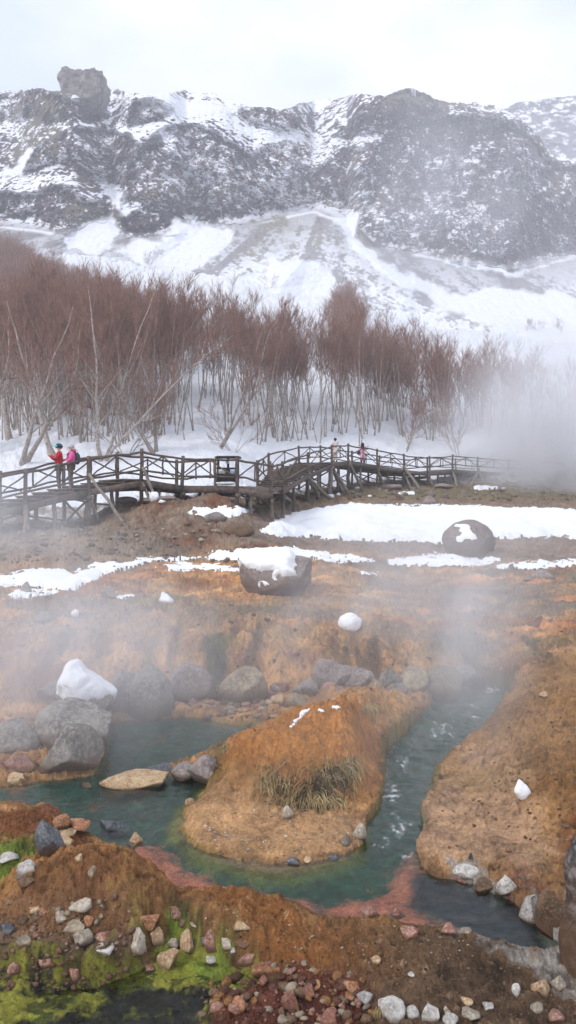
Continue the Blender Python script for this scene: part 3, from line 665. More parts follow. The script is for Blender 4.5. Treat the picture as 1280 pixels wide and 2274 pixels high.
# big boulders
def flat_side(V): V = V.copy(); V[:, 2] = np.where(V[:, 2] > .55, .55 + (V[:, 2] - .55) * .3, V[:, 2]); return V
b1 = place_rock(612, 1322, 168, 88, 'dark', 'dark flat topped boulder half covered by snow in the middle of the orange flats', 11, 'boulder', sub=5, shape=flat_side, rough=.05, name='boulder', cuts=7, cutd=(.6, .85))
snowcap(b1, 'thick white snow lying over the left and top of the dark middle boulder', lambda q, n: sstep(.25, .45, n[:, 2] + .12 * fbm3(q * 6, 2, 3)) * sstep(.80, .66, q[:, 0] + .05 * fbm3(q * 7, 2, 3)) * sstep(.42, .55, q[:, 2] + .3 * (q[:, 0] < .3) + .1 * fbm3(q * 9, 2, 1)), .17)
b2 = place_rock(1050, 1240, 122, 86, 'dark', 'large rounded grey boulder in front of the long snow bank on the right', 12, 'boulder', sub=5, cuts=5, cutd=(.8, .95), rough=.05, name='boulder')
snowcap(b2, 'ragged snow patch clinging to the top of the rounded boulder by the snow bank', lambda q, n: sstep(.0, .15, .5 * fbm3(q * np.array([5, 5, 5]) + 2, 3, 6) + .42 - 2.8 * np.abs(q[:, 0] - .36)) * sstep(.5, .62, q[:, 2] + .12 * fbm3(q * 6, 2, 4)) * sstep(.92, .84, q[:, 2]) * sstep(.55, .42, q[:, 1]), .04)
b3 = place_rock(180, 1606, 128, 112, 'dark', 'upright brown grey boulder wearing a pointed snow crown left of the pool', 13, 'boulder', sub=5, cuts=9, name='boulder', depth=.9, sink=.1, cutd=(.55, .85))
place_rock(150, 1672, 178, 104, 'grey', 'huge broad grey boulder in front of the snow crowned one', 14, 'boulder', sub=5, cuts=10, name='boulder', depth=.7, cutd=(.55, .85))
snowcap(b3, 'pointed white snow crown on top of the huge boulder left of the pool', lambda q, n: sstep(.48, .62, q[:, 2] + .22 * fbm3(q * 2.2, 2, 2) + .2 * np.exp(-((q[:, 0] - .45) / .12) ** 2)) * (.7 + 1.5 * np.exp(-((q[:, 0] - .3) / .13) ** 2)), .07)
for a in [
 (148, 1727, 142, 108, 'grey', 'pointed pale grey boulder standing in the left end of the pool', 21, .5),
 (25, 1690, 125, 85, 'grey', 'rough grey boulder at the left edge of the photo beside the pool', 22, .2),
 (128, 1560, 110, 50, 'dark', 'dark reddish boulder behind the snow crowned boulder', 23, .1),
 (268, 1592, 62, 85, 'dark', 'narrow dark brown boulder right of the snow crowned boulder', 24, 0),
 (330, 1596, 90, 96, 'grey', 'blocky flat topped grey boulder in the row behind the pool', 25, 0),
 (422, 1566, 88, 74, 'dark', 'rounded dark boulder below the orange slope, third in the row behind the pool', 26, .3),
 (540, 1570, 96, 70, 'tuff', 'smooth round boulder, dark on its left and pale on its right, behind the pool', 27, .9),
 (494, 1560, 50, 24, 'tuff', 'low pale stone wedged left of the smooth two toned boulder', 28, .9),
 (740, 1545, 76, 66, 'dark', 'dark boulder in the steam behind the island mound, left of the snow dabbed one', 29, 0),
 (800, 1545, 74, 50, 'dark', 'dark boulder with a dab of snow behind the island mound', 30, 1.1),
 (866, 1550, 58, 54, 'grey', 'grey triangular boulder behind the island mound', 31, .4),
 (922, 1553, 56, 58, 'tuff', 'mottled tan boulder at the right end of the row behind the mound', 32, .3),
 (990, 1550, 84, 56, 'tuff', 'pale brown boulder fading into steam beside the rushing stream', 33, .3),
 (1040, 1520, 60, 40, 'grey', 'grey boulder nearly lost in steam at the head of the stream', 34, .6),
 (460, 1745, 95, 60, 'dark', 'dark rounded rock at the left foot of the island mound', 35, .2),
 (405, 1735, 60, 36, 'dark', 'low purplish rock in the pool left of the mound', 36, .4),
 (350, 1722, 66, 22, 'wet', 'low wet rock breaking the pool surface', 37, .4),
 (620, 1545, 36, 24, 'pink', 'small pinkish block among stones behind the mound', 38, .4),
 (614, 1574, 34, 24, 'cream', 'small cream stone below the pinkish block behind the mound', 39, .4),
 (660, 1580, 48, 30, 'tuff', 'brown stone in shallow water behind the mound', 40, .4),
 (700, 1540, 36, 16, 'pink', 'flat reddish stone beside the dark boulder behind the mound', 41, .4),
]:
    px, row, w_, h_, kd, lb, sd0, rt = a
    if 1540 <= row < 1600 and px > 250: w_, h_ = w_ * 1.18, h_ * 1.2
    place_rock(px, row, w_, h_, kd, lb, sd0, pos=hitb(px, row), cat='boulder' if w_ > 60 else 'rock', rot=rt, sub=4 if w_ > 60 else 3, name='boulder' if w_ > 60 else 'rock', cuts=11, cutd=(.5, .86), rough=.06)
for i in range(26):
    r_ = np.random.default_rng(700 + i); px = 232 + i * 27.5 + r_.uniform(-9, 9)
    if 590 < px < 700 and i % 2: continue
    w_ = r_.uniform(30, 62); row = 1548 + r_.uniform(-10, 16)
    place_rock(px, row, w_, w_ * r_.uniform(.55, .85), ['dark', 'grey', 'tuff', 'pink', 'dark'][i % 5], 'smaller mixed rock filling the row of boulders behind the pool', 720 + i, 'rock', 'smaller rocks in the row behind the pool', rot=i, name='rock', cuts=11, cutd=(.5, .86), pos=hitb(px, row))
# flat slab in the pool
place_rock(293, 1776, 152, 24, 'cream', 'long flat pinkish slab lying in the middle of the green pool', 44, depth=.55, sink=.6, sub=4, name='stone_slab', shape=flat_side, pos=hit(293, 1778) * [1, 1, 0] + [0, 0, WATER + CAMZ - .01])
place_rock(421, 1788, 24, 22, 'cream', 'small cream stone at the water edge left of the mound', 45, pos=hit(421, 1788) * [1, 1, 0] + [0, 0, WATER + CAMZ])
# hand-placed stones of the near banks: px, foot row, w, h, kind, label
ST = [
 (131,1846,40,40,'orange','orange and pale stone standing highest on the left bank by the pool'),
 (146,1836,26,20,'brown','brown block tucked behind the orange standing stone'),
 (163,1845,62,24,'orange','long orange stone lying right of the standing stone on the left bank'),
 (137,1862,52,20,'cream','pale flat stone just below the orange standing stone'),
 (140,1878,40,18,'cream','narrow tan stone on the slope below the pale flat stone'),
 (105,1900,72,74,'wet','blue grey wet block at the left shoulder of the brown hump'),
 (250,1862,76,34,'wet','pale rimmed grey stone lying at the pool edge on the hump'),
 (298,1888,34,46,'cream','slanting cream stone running down to the pool edge'),
 (174,1915,20,22,'cream','small cream stone sticking out of the brown hump'),
 (202,1948,24,30,'tuff','tan upright stone half buried low on the brown hump'),
 (12,1920,46,24,'white','white stone at the left edge beside the green puddle'),
 (55,1942,46,34,'white','sharp white stone beside the green puddle'),
 (62,1966,50,26,'brown','white rimmed brown stone below the green puddle'),
 (176,2027,50,32,'pale','pale oval stone at the top of the left cluster'),
 (138,2052,46,42,'pale','pale grey wedge stone left in the cluster'),
 (192,2062,30,34,'orange','orange flecked stone right in the left cluster'),
 (160,2072,52,26,'tuff','flat tan stone across the middle of the left cluster'),
 (180,2102,48,40,'pale','grey pyramid stone at the foot of the left cluster'),
 (78,2028,32,16,'cream','flat cream stone left of the cluster on wet ground'),
 (96,2034,22,20,'orange','little orange stone next to the flat cream one'),
 (76,2048,28,24,'brown','brown knob stone left of the cluster'),
 (48,2054,24,20,'brown','small brown stone by the left edge above the algae'),
 (50,2102,36,28,'tuff','tan topped stone standing on the muddy spit'),
 (12,2098,40,28,'brown','brown stone cut by the left edge of the photo'),
 (10,2076,34,20,'wet','dark wet stone on the left edge above the brown one'),
 (224,2092,34,18,'pink','pink and white stone at the bright moss'),
 (228,2122,46,20,'white','flat white stone at the edge of the dark creek'),
 (100,2150,34,34,'pink','split stone half cream half brown on the muddy spit'),
 (112,2164,24,18,'wet','small wet black and white stone in front of the split stone'),
 (28,2166,28,30,'pink','pink grey stone low at the left edge of the spit'),
 (167,2176,36,38,'pink','brown and white pointed stone at the tip of the algae'),
 (296,2118,58,56,'pale','large rounded grey stone first in the line along the creek'),
 (330,2070,46,44,'orange','orange leaning stone behind the line of creek stones'),
 (346,2098,38,42,'cream','white topped cream stone second in the creek line'),
 (384,2108,30,26,'pale','small grey stone third in the creek line'),
 (420,2118,46,58,'cream','tall cream and orange stone in the creek line'),
 (388,2048,40,42,'pink','pink and tan block high on the bank behind the creek line'),
 (432,2062,28,16,'tuff','small tan stone above the tall cream stone'),
 (408,2058,22,20,'brown','small dull brown stone between the pink block and the tall cream stone'),
 (470,2106,50,60,'pink','large rust coloured stone right of the tall cream stone'),
 (507,2108,34,28,'pale','light grey stone right of the rust coloured stone'),
 (519,2118,16,16,'white','tiny white stone at the end of the creek line'),
 (455,2098,24,22,'wet','dark wet stone wedged below the rust coloured stone'),
 (540,2064,54,20,'cream','flat cream slab on top of the red brown stone'),
 (542,2096,48,38,'red','red brown stone under the flat cream slab'),
 (370,2152,50,42,'cream','orange and white stone standing in the dark creek'),
 (468,2142,26,22,'white','white round stone in the yellow green moss'),
 (330,2160,26,14,'pink','low pinkish stone in the creek beside the white based one'),
 (548,2140,44,34,'pink','pink stone lying on the bank right of the moss'),
 (592,2178,66,44,'orange','big stone with an orange rim and grey top above the red rocks'),
 (584,2192,24,22,'red','small red stone under the orange rimmed stone'),
 (530,2250,32,34,'orange','bright tan triangular stone among the red rocks at the bottom'),
 (645,2244,44,56,'red','brick red block among the red rocks'),
 (686,2216,30,28,'red','brick red cube right of the tall red block'),
 (698,2202,30,24,'orange','orange red stone beside a shallow puddle'),
 (782,2206,42,26,'orange','orange stone with flat top right of the puddle'),
 (776,2224,28,16,'orange','small orange stone under the flat topped one'),
 (812,2232,38,30,'white','white and grey stone right of the small orange stone'),
 (732,2280,40,38,'red','rounded dark red stone at the bottom edge'),
 (874,2268,62,44,'white','large angular white stone in the bottom row'),
 (918,2264,32,26,'white','grey white stone second in the bottom row'),
 (958,2268,42,36,'white','rough white stone third in the bottom row'),
 (995,2254,16,20,'pale','small pale stone between the bottom row stones'),
 (1004,2280,38,24,'white','white stone cut by the bottom edge'),
 (1050,2268,42,22,'pale','flat pale olive stone at the bottom right'),
 (1088,2246,24,16,'white','flat white stone above the olive one'),
 (1040,2234,26,16,'cream','flat cream stone upper right of the bottom row'),
 (1150,2216,22,32,'white','white pointed shard on the right bank'),
 (1206,2214,42,44,'cream','cream and white triangular stone on the right bank'),
 (1196,2250,28,22,'pale','rounded greenish stone under the triangular stone'),
 (1240,2270,40,22,'pink','pink topped stone at the bottom right corner'),
 (1246,2200,36,32,'pale','pale crusted stone by the foot of the trunk'),
 (836,2140,24,16,'cream','small cream shard alone in the brown soil'),
 (914,2170,16,9,'white','small white flake in the brown soil'),
 (824,2038,42,22,'pink','rounded pinkish stone at the red shallow edge'),
 (886,2042,36,26,'pink','pink brown stone at the end of the red shallows'),
 (914,2084,42,22,'pink','flat pink stone on the bank below the red shallows'),
 (1000,2078,40,24,'pink','pinkish slab at the dark water edge'),
 (1040,2074,24,10,'tuff','thin slab stone with moss at the dark water edge'),
 (1046,1910,10,22,'wet','narrow dark stone standing on the tan flat'),
 (1030,1968,44,26,'pink','white capped pink stone at the mouth of the dark water'),
 (1040,1950,60,26,'white','pale crusted rock above the dark water'),
 (1080,1990,52,44,'brown','dark brown rock jutting into the dark water'),
 (1130,1990,50,52,'white','pale mineral covered rock right of the dark brown one'),
 (1190,2048,60,70,'white','large white crusted rock against the trunk'),
 (1228,2060,60,110,'brown','tall brown rock leaning beside the trunk'),
 (1208,1550,20,14,'cream','small cream stone with orange base on the right bank'),
 (1260,1840,18,10,'brown','small brown stone near the right edge on the crumbly bank'),
 (770,1880,30,30,'tuff','yellowish rock at the right corner of the sandy apron'),
 (800,1865,34,44,'pale','white splashed rock where the stream meets the apron'),
 (640,1818,26,34,'pale','pale upright stone at the foot of the grass tuft'),
 (650,1920,34,18,'wet','dark wet rock at the front tip of the apron'),
 (735,1912,34,14,'wet','second wet rock farther right on the front of the apron'),
 (684,1918,20,14,'cream','cream pebble stone between the wet rocks of the apron'),
 (240,1330,36,28,'tuff','tan rock at the left end of the small snow strip'),
 (302,1320,24,20,'orange','rusty rock behind the small snow strip'),
 (176,1365,22,12,'pink','small pink rock behind the little snow dab on the left'),
 (56,1320,28,28,'grey','grey rock poking through the left snow sheet'),
 (100,1385,50,26,'grey','pale rock dim in the steam on the far left'),
 (1215,1286,60,20,'dark','low dark rock in the flats under the long snow ribbon'),
 (1175,1290,22,12,'dark','small dark rock left of the low dark rock'),
 (955,1118,34,18,'dark','dark stone in mist just behind the long snow bank'),
 (470,1158,60,22,'dark','brown rock mound under the small snow patch by the bin'),
 (530,1190,70,30,'brown','mossy brown rock hump left of the long snow bank'),
 (190,1752,30,12,'pink','low reddish stone under water by the pointed boulder'),
 (40,1712,70,30,'pink','pinkish stone on the left shore beside the grey boulder'),
 (30,1740,40,18,'cream','pale stone on the left shore below the pinkish one'),
]
for i, (px, row, w_, h_, kd, lb) in enumerate(ST):
    dp_ = .8
    if row > 1780 and w_ < 70: h_, dp_ = h_ * .72, 1.0
    place_rock(px, row, w_, h_, kd, lb, 200 + i, 'stone', depth=dp_, rot=i * 1.3, sub=4 if w_ > 34 and row > 1700 else 3, name='stone', cuts=11 + i % 5, sink=.5, cutd=(.42, .8), rough=.06)
# red rocks and pebbles that nobody would count one by one
def scatter(name, label, n, seed, fn, mats, size, grp):
    r = np.random.default_rng(seed); k = 0; protos = [rock_mesh(900 + j, 1 if name == 'pebbles' else 2, 7, .08, (.5, .85)) for j in range(6)]
    mb = {m: MB() for m in mats}
    while k < n:
        px, row = fn(r)
        if px is None: continue
        if samp(SD['water'], np.array([px]), np.array([row]))[0] > -2 and row < 2110: continue
        p = hit(px, row); s = size(r, p[1]); V, Fc = protos[r.integers(6)]; a = r.uniform(0, 6.28); c, sn = math.cos(a), math.sin(a)
        V = V * np.array([s, s * r.uniform(.5, .9), s * r.uniform(.35, .8)]) @ np.array([[c, sn, 0], [-sn, c, 0], [0, 0, 1]]) + p + [0, 0, s * .12]
        mb[mats[r.integers(len(mats))]].add(V, Fc); k += 1
    V = []; Fs = []; mi = []; n0 = 0
    for j, m in enumerate(mats):
        if not mb[m].V: continue
        v = np.concatenate(mb[m].V); f = np.concatenate(mb[m].Fs); V.append(v); Fs.append(f + n0); mi += [j] * len(f); n0 += len(v)
    me = mesh_np(name, np.concatenate(V), np.concatenate(Fs), smooth=False)
    for m in mats: me.materials.append(MR[m])
    me.polygons.foreach_set('material_index', np.array(mi, np.int32))
    o = link(name, me, kind='stuff'); o['label'] = label; return o
def inpoly(key, x0, x1, y0, y1):
    def f(r):
        px, row = r.uniform(x0, x1), r.uniform(y0, y1)
        return (px, row) if samp(SD[key], np.array([px]), np.array([row]))[0] > 0 else (None, None)
    return f
MR['clod'] = mat_rock('soil_clod', (140, 102, 66), (100, 72, 48), (160, 124, 86), 12, .95, .1, dirt=False); MR['clodd'] = mat_rock('dark_soil_clod', (132, 100, 68), (104, 78, 54), (150, 120, 86), 12, .95, .1, dirt=False)
scatter('red_gravel', 'broken red brown rocks heaped along the bottom edge', 380, 1, inpoly('redrock', 380, 830, 2130, 2330), ['red', 'red', 'brown', 'tuff', 'pink', 'clod'], lambda r, y: .010 + .045 * r.random() ** 2, '')
def fdirt(r):
    px, row = r.uniform(300, 1350), r.uniform(1990, 2330)
    ok = samp(SD['dirt'], np.array([px]), np.array([row]))[0] > 0; return (px, row) if ok else (None, None)
scatter('pebbles', 'tiny pale pebbles sprinkled over the brown soil', 1100, 2, fdirt, ['pale', 'white', 'brown', 'cream', 'brown'], lambda r, y: .0035 + .011 * r.random() ** 3, '')
def fap(r):
    px, row = r.uniform(440, 820), r.uniform(1790, 1925); return (px, row) if samp(SD['apron'], np.array([px]), np.array([row]))[0] > 4 else (None, None)
scatter('pebbles', 'pale pebbles strewn over the sandy apron of the island', 260, 3, fap, ['pale', 'white', 'tuff'], lambda r, y: .005 + .018 * r.random() ** 3, '')
def fleft(r): return r.uniform(-60, 300), r.uniform(1990, 2200)
scatter('pebbles', 'small brown and pale stones on the wet left bank', 420, 4, fleft, ['brown', 'pink', 'tuff', 'red'], lambda r, y: .006 + .030 * r.random() ** 3, '')
def fback(r): return r.uniform(380, 760), r.uniform(1545, 1640)
scatter('rubble', 'pale and rusty stones lying in the shallows behind the pool', 90, 5, lambda r: (r.uniform(420, 610), r.uniform(1560, 1596)), ['tuff', 'cream', 'pink', 'brown'], lambda r, y: .03 + .07 * r.random() ** 2, '')
scatter('rubble', 'grey rubble on the muddy ground in front of the left ramp', 420, 6, lambda r: (r.uniform(-150, 560), r.uniform(1165, 1250)), ['grey', 'tuff', 'brown', 'pale'], lambda r, y: .03 + .12 * r.random() ** 3, '')
scatter('rubble', 'rubble and small rocks at the foot of the far boardwalk', 260, 7, lambda r: (r.uniform(560, 1350), r.uniform(1085, 1112)), ['dark', 'tuff', 'brown', 'grey'], lambda r, y: .06 + .25 * r.random() ** 3, '')
scatter('rubble', 'little stones dotted over the orange flats', 170, 8, lambda r: (r.uniform(-100, 1380), r.uniform(1265, 1530)), ['tuff', 'orange', 'brown', 'brown'], lambda r, y: .015 + .06 * r.random() ** 3, '')
def frb(r): return r.uniform(960, 1400), r.uniform(1500, 1900)
scatter('rubble', 'crumbs of orange crust on the right bank', 260, 9, frb, ['clod', 'clod', 'clodd'], lambda r, y: .006 + .022 * r.random() ** 2, '')
scatter('soil_crumbs', 'crumbs of brown soil over the near banks and island', 5000, 10, lambda r: (r.uniform(-60, 1000), r.uniform(1600, 2200)), ['clod', 'clod', 'clodd'], lambda r, y: .002 + .008 * r.random() ** 3, '')

# ------------------------------------------------------------------ snow lying on the ground
def snow_patch(poly, label, th, name='snow_patch', seed=0, wob=5):
    S = sdf(poly); f = np.interp
    w = samp(S, GPX + wob * fbm(GX * 1.1, GY * 1.1, 4, 3 + seed), GROW + wob * .5 * fbm(GX * 1.1 + 4, GY * 1.1, 4, 5 + seed))
    y0 = None
    mpp = GY / F; d = w * mpp
    keep = w > -1.5
    base = ground_rel_s if False else GZ
    base = GZB + .02
    top = base + th * (1 - np.exp(-np.clip(d, 0, 9) / (th * 1.1))) * (1 + .25 * fbm(GX * .8, GY * .8, 3, seed)) - .02 * (w < 0)
    # smooth away the soil's crumbs under deep snow
    b0 = GZB; top = np.where(w > 0, top * (1 - sstep(0, th * 2, d)) + (b0 + th * (1 + .2 * fbm(GX * .5, GY * .5, 3, 2))) * sstep(0, th * 2, d), top)
    top = np.where(w > 0, top, np.minimum(GZ, GZB) - .03)
    f4 = grid_faces(NV, NU); kf = keep.ravel(); f4 = f4[kf[f4].all(1)]
    if not len(f4): return
    used = np.unique(f4); mp = np.full(NV * NU, -1); mp[used] = np.arange(len(used))
    V = np.stack([GX, GY, top + CAMZ], -1).reshape(-1, 3)[used]
    loc = np.array([V[:, 0].mean(), V[:, 1].mean(), V[:, 2].min()])
    o = link(name, mesh_np(name, V - loc, mp[f4]), m_snow, loc=tuple(loc)); o['label'] = label; o['category'] = 'snow'; return o
_b = ground_rel(GX, GY, False); GZB = _b
SNOWP = [
 ([(575,1180),(620,1150),(700,1128),(780,1119),(900,1121),(1040,1124),(1180,1128),(1300,1132),(1600,1134),(1600,1185),(1290,1190),(1200,1196),(1120,1200),(1060,1205),(980,1208),(900,1204),(830,1206),(760,1200),(690,1196),(620,1194)],'long thick snow bank stretching right across the flats below the far boardwalk',.30),
 ([(395,1136),(430,1128),(500,1126),(570,1130),(560,1138),(520,1148),(500,1155),(440,1150)],'small snow patch on the brown hump under the bin',.12),
 ([(-60,1290),(0,1278),(60,1266),(130,1262),(160,1272),(210,1252),(270,1248),(330,1238),(400,1234),(440,1240),(400,1246),(330,1252),(300,1262),(230,1280),(180,1300),(165,1312),(100,1312),(40,1304),(0,1306),(-60,1320)],'broad snow sheet reaching in from the left edge',.12),
 ([(10,1322),(40,1312),(110,1308),(170,1310),(110,1322),(50,1334),(20,1334)],'thin snow tongue in front of the broad left sheet',.08),
 ([(340,1262),(370,1254),(420,1248),(470,1252),(545,1256),(545,1270),(450,1272),(380,1270)],'snow strip running up to the left side of the dark middle boulder',.10),
 ([(440,1236),(480,1222),(560,1218),(640,1216),(700,1224),(780,1236),(840,1242),(840,1250),(760,1250),(700,1244),(640,1246),(560,1246),(480,1246)],'snow strip passing behind the dark middle boulder',.14),
 ([(840,1248),(900,1238),(960,1228),(1000,1228),(1040,1240),(1075,1240),(1110,1240),(1120,1250),(1060,1258),(960,1262),(880,1260)],'snow ribbon around the foot of the rounded boulder',.10),
 ([(1095,1258),(1140,1250),(1220,1246),(1290,1244),(1500,1250),(1500,1262),(1280,1262),(1180,1266),(1110,1264)],'snow ribbon running out to the right edge',.10),
 ([(792,1274),(815,1268),(845,1272),(838,1278),(805,1279)],'little oval snow fleck on the orange flats right of the middle boulder',.06),
 ([(245,1322),(262,1316),(290,1318),(313,1322),(305,1332),(265,1332),(248,1330)],'small snow strip in the crack left of the middle boulder',.08),
 ([(1255,1190),(1275,1184),(1300,1184),(1300,1200),(1262,1200)],'tiny snow scrap on the mud at the right edge behind the ribbon',.06),
 ([(1040,1080),(1080,1076),(1130,1082),(1120,1088),(1060,1088)],'snow scrap near the far end of the boardwalk',.12),
 ([(880,1092),(905,1088),(930,1094),(915,1100),(885,1098)],'snow scrap under the middle of the far boardwalk',.10),
]
for i, (p, lb, th) in enumerate(SNOWP): snow_patch(p, lb, th, seed=i)
def snow_lump(px, row, w_, h_, label, seed, shape=None, depth=.8):
    p = hit(px, row); s = p[1] / F; V, Fc = ico(4); V = V.copy(); V += V * (.16 * fbm3(V * 1.6, 3, seed) + .05 * fbm3(V * 6, 2, seed))[:, None]
    if shape: V = shape(V)
    lo, hi = V.min(0), V.max(0); V = (V - (lo + hi) / 2) / (hi - lo) * np.array([w_ * s, w_ * s * depth, h_ * s * 1.25]); V[:, 2] += h_ * s * .4
    o = link('snow_lump', mesh_np('snow_lump', V, Fc), m_snow, loc=(p[0], p[1] + w_ * s * .3, p[2])); o['label'] = label; o['category'] = 'snow'
def peak(V): V = V.copy(); t = sstep(-.3, 1, V[:, 2]); V[:, :2] *= (1 - .45 * t)[:, None]; return V
def slant(V): V = peak(V); V[:, 0] -= .35 * V[:, 2]; return V
snow_lump(779, 1402, 54, 38, 'round white snow dome alone on the orange slope', 1)
snow_lump(368, 1341, 32, 25, 'pointed snow lump right of the small snow strip', 2, slant)
snow_lump(165, 1370, 18, 16, 'little snow dab on the left slope', 3)
snow_lump(1166, 1778, 40, 42, 'crusty white snow clump on the right bank', 4, slant, .5)
for i, (a, b, w_, h_, lb) in enumerate([(120, 1700, 0, 0, ''), ]): pass
# snow on the island crest
def snow_trail(pts, wid, label):
    mb = MB(); P = [hit(*p) for p in pts]; P = np.array(P); t = np.linspace(0, 1, 16); T = np.linspace(0, 1, len(P))
    Q = np.stack([np.interp(t, T, P[:, j]) for j in range(3)], 1) + [0, 0, .004]; Q[:, 0] += .012 * np.sin(t * 17)
    mb.tube(Q, wid * (.35 + .65 * np.abs(np.sin(t * 6.1 + .8))) * np.sin(np.clip(t * .96 + .03, 0, 1) * np.pi) ** .3, 8); o = mb.build('snow_streak', m_snow, smooth=True); o['label'] = label; o['category'] = 'snow'
snow_trail([(645, 1616), (662, 1600), (676, 1584), (690, 1574)], .035, 'narrow snow streak running up the left crest of the island mound')
snow_trail([(707, 1577), (714, 1579), (720, 1582)], .022, 'tiny snow dab on the island crest right of the streak')
snow_trail([(738, 1571), (747, 1573), (756, 1572)], .028, 'second snow dab farther right along the island crest')
# ------------------------------------------------------------------ bare trees
m_bark = mat_simple('birch_bark', tuple(lin((178, 168, 160))), tuple(lin((120, 108, 102))), .9, 7, 6, .5, .01, rv=.2)
m_twig = mat_simple('reddish_twigs', tuple(lin((148, 114, 99))), tuple(lin((112, 80, 70))), .9, 3, 3, 0)
def rotv(d, ang, az, r):
    d = d / np.linalg.norm(d); ref = np.array([0, 0, 1.]) if abs(d[2]) < .9 else np.array([1., 0, 0])
    a = np.cross(d, ref); a /= np.linalg.norm(a); b = np.cross(d, a)
    return d * math.cos(ang) + (a * math.cos(az) + b * math.sin(az)) * math.sin(ang)
def grow(r, p, d, L, n, wob, upb):
    P = [p]; d = d / np.linalg.norm(d)
    for i in range(n):
        d = d + r.normal(size=3) * wob + np.array([0, 0, upb]); d /= np.linalg.norm(d); P.append(P[-1] + d * L / n)
    return np.array(P)
def tree_mesh(seed, H=9.5, stems=1, nb=22, ns=6, nt_=4, lean=.1, crown0=.6, spread=.45, br=.24, rad=.055, twr=.006, wob=.05):
    r = np.random.default_rng(seed); T = MB(); C = MB(); SA = []; SB = []
    for s_ in range(stems):
        az = r.uniform(0, 6.28); ln = lean * r.uniform(.4, 1.4) * (1.7 if stems > 1 else 1)
        d = np.array([math.cos(az) * ln, math.sin(az) * ln, 1.]); h = H * r.uniform(.82, 1.0)
        S = grow(r, np.array([.12 * math.cos(az) * (stems > 1), .12 * math.sin(az) * (stems > 1), -.25]), d, h, 10, wob, .03)
        R0 = rad * r.uniform(.75, 1.1) * (.8 if stems > 1 else 1); rr = R0 * (1 - np.linspace(0, 1, 11) * .86); rr[0] *= 1.35
        T.tube(S, rr, 6, False)
        for k in range(nb):
            t = r.uniform(crown0, .98) ; q = t * 10; i = int(q); f = q - i; p = S[i] * (1 - f) + S[min(i + 1, 10)] * f; dd = S[min(i + 1, 10)] - S[i]
            L = h * br * (1.15 - .75 * t) * r.uniform(.6, 1.2) + .4
            B = grow(r, p, rotv(dd, spread * r.uniform(.7, 1.3), r.uniform(0, 6.28), r), L, 5, .10, .09)
            b0 = R0 * (1 - t * .86) * .45; (T if b0 > R0 * .25 and L > 1.4 else C).tube(B, np.linspace(b0, .008, 6), 4, False)
            for m in range(ns):
                u = r.uniform(.2, 1); q2 = u * 5; i2 = min(int(q2), 4); f2 = q2 - i2; pp = B[i2] * (1 - f2) + B[i2 + 1] * f2
                L2 = L * r.uniform(.28, .5); b2 = grow(r, pp, rotv(B[i2 + 1] - B[i2], r.uniform(.3, .75), r.uniform(0, 6.28), r), L2, 3, .12, .14)
                C.tube(b2, np.linspace(.012, twr, 4), 3, False)
                for n_ in range(nt_):
                    u3 = r.uniform(.1, 1); q3 = u3 * 3; i3 = min(int(q3), 2); p3 = b2[i3] + (b2[i3 + 1] - b2[i3]) * (q3 - i3)
                    SA.append(p3); SB.append(p3 + rotv(b2[i3 + 1] - b2[i3] + np.array([0, 0, .1]), r.uniform(.2, .7), r.uniform(0, 6.28), r) * L2 * r.uniform(.5, 1.0))
    C.spikes(SA, SB, twr)
    def fin(mb, nm):
        d = {}
        for a in mb.Fs: d.setdefault(a.shape[1], []).append(a)
        return mesh_np(nm, np.concatenate(mb.V), [np.concatenate(v) for v in d.values()])
    a, b = fin(T, 'trunk'), fin(C, 'crown'); a.materials.append(m_bark); b.materials.append(m_twig); return a, b
def put_tree(ms_, x, y, h, rz, label, group=None, cat='tree', z=None, tilt=(0, 0)):
    z = gz(x, y) if z is None else z
    o = empty('bare_tree', (x, y, z), label=label, category=cat); o.scale = (h, h, h); o.rotation_euler = (tilt[0], tilt[1], rz)
    if group: o['group'] = group
    link('trunk', ms_[0], None, o); link('crown', ms_[1], None, o); return o
VAR = [tree_mesh(1), tree_mesh(2, stems=2, nb=15), tree_mesh(3, nb=22, rad=.05, H=10), tree_mesh(4, stems=3, nb=10, rad=.06), tree_mesh(5, rad=.075, lean=.2), tree_mesh(6, stems=2, nb=13, lean=.22)]
BIG = [tree_mesh(11, H=12, stems=2, nb=26, ns=7, nt_=5, rad=.20, lean=.28, crown0=.2, spread=.75, br=.36, wob=.09), tree_mesh(12, H=12, nb=34, ns=7, nt_=5, rad=.22, lean=.15, crown0=.3, wob=.08), tree_mesh(13, H=11, stems=3, nb=20, ns=7, nt_=4, rad=.15, lean=.3, crown0=.18, spread=.8, wob=.09)]
LONE = tree_mesh(21, H=8, stems=2, nb=16, ns=6, nt_=4, rad=.13, lean=.35, crown0=.3, spread=.6, wob=.07)
BUSH = tree_mesh(22, H=4.5, stems=4, nb=9, ns=6, nt_=4, rad=.045, lean=.4, crown0=.15, spread=.8, br=.4, wob=.1)
def hp(px, row):
    p = hit(px, row); return p
def tree_at(v, px, row, hpx, label, rz=0, group=None, H=10., tilt=(0, 0)):
    p = hp(px, row); return put_tree(v, p[0], p[1], hpx * p[1] / F / H, rz, label, group, z=p[2], tilt=tilt)
tree_at(LONE, 484, 988, 330, 'lone forked tree with a short thick trunk standing in open snow behind the boardwalk', 1.0, H=8)
tree_at(BIG[0], 50, 1028, 420, 'big gnarled grey tree spreading right behind the left boardwalk ramp', 0, H=12, tilt=(0, .18))
tree_at(BIG[1], 120, 1010, 430, 'thick grey trunk leaning right behind the person in the red jacket', 2.0, H=12, tilt=(0, .12))
tree_at(BIG[1], 168, 965, 400, 'straight grey trunk above the head of the person in pink', 4.0, H=12)
tree_at(BIG[2], 232, 1020, 420, 'many stemmed tree slanting right behind the boardwalk bend', 0, H=11, tilt=(0, .25))
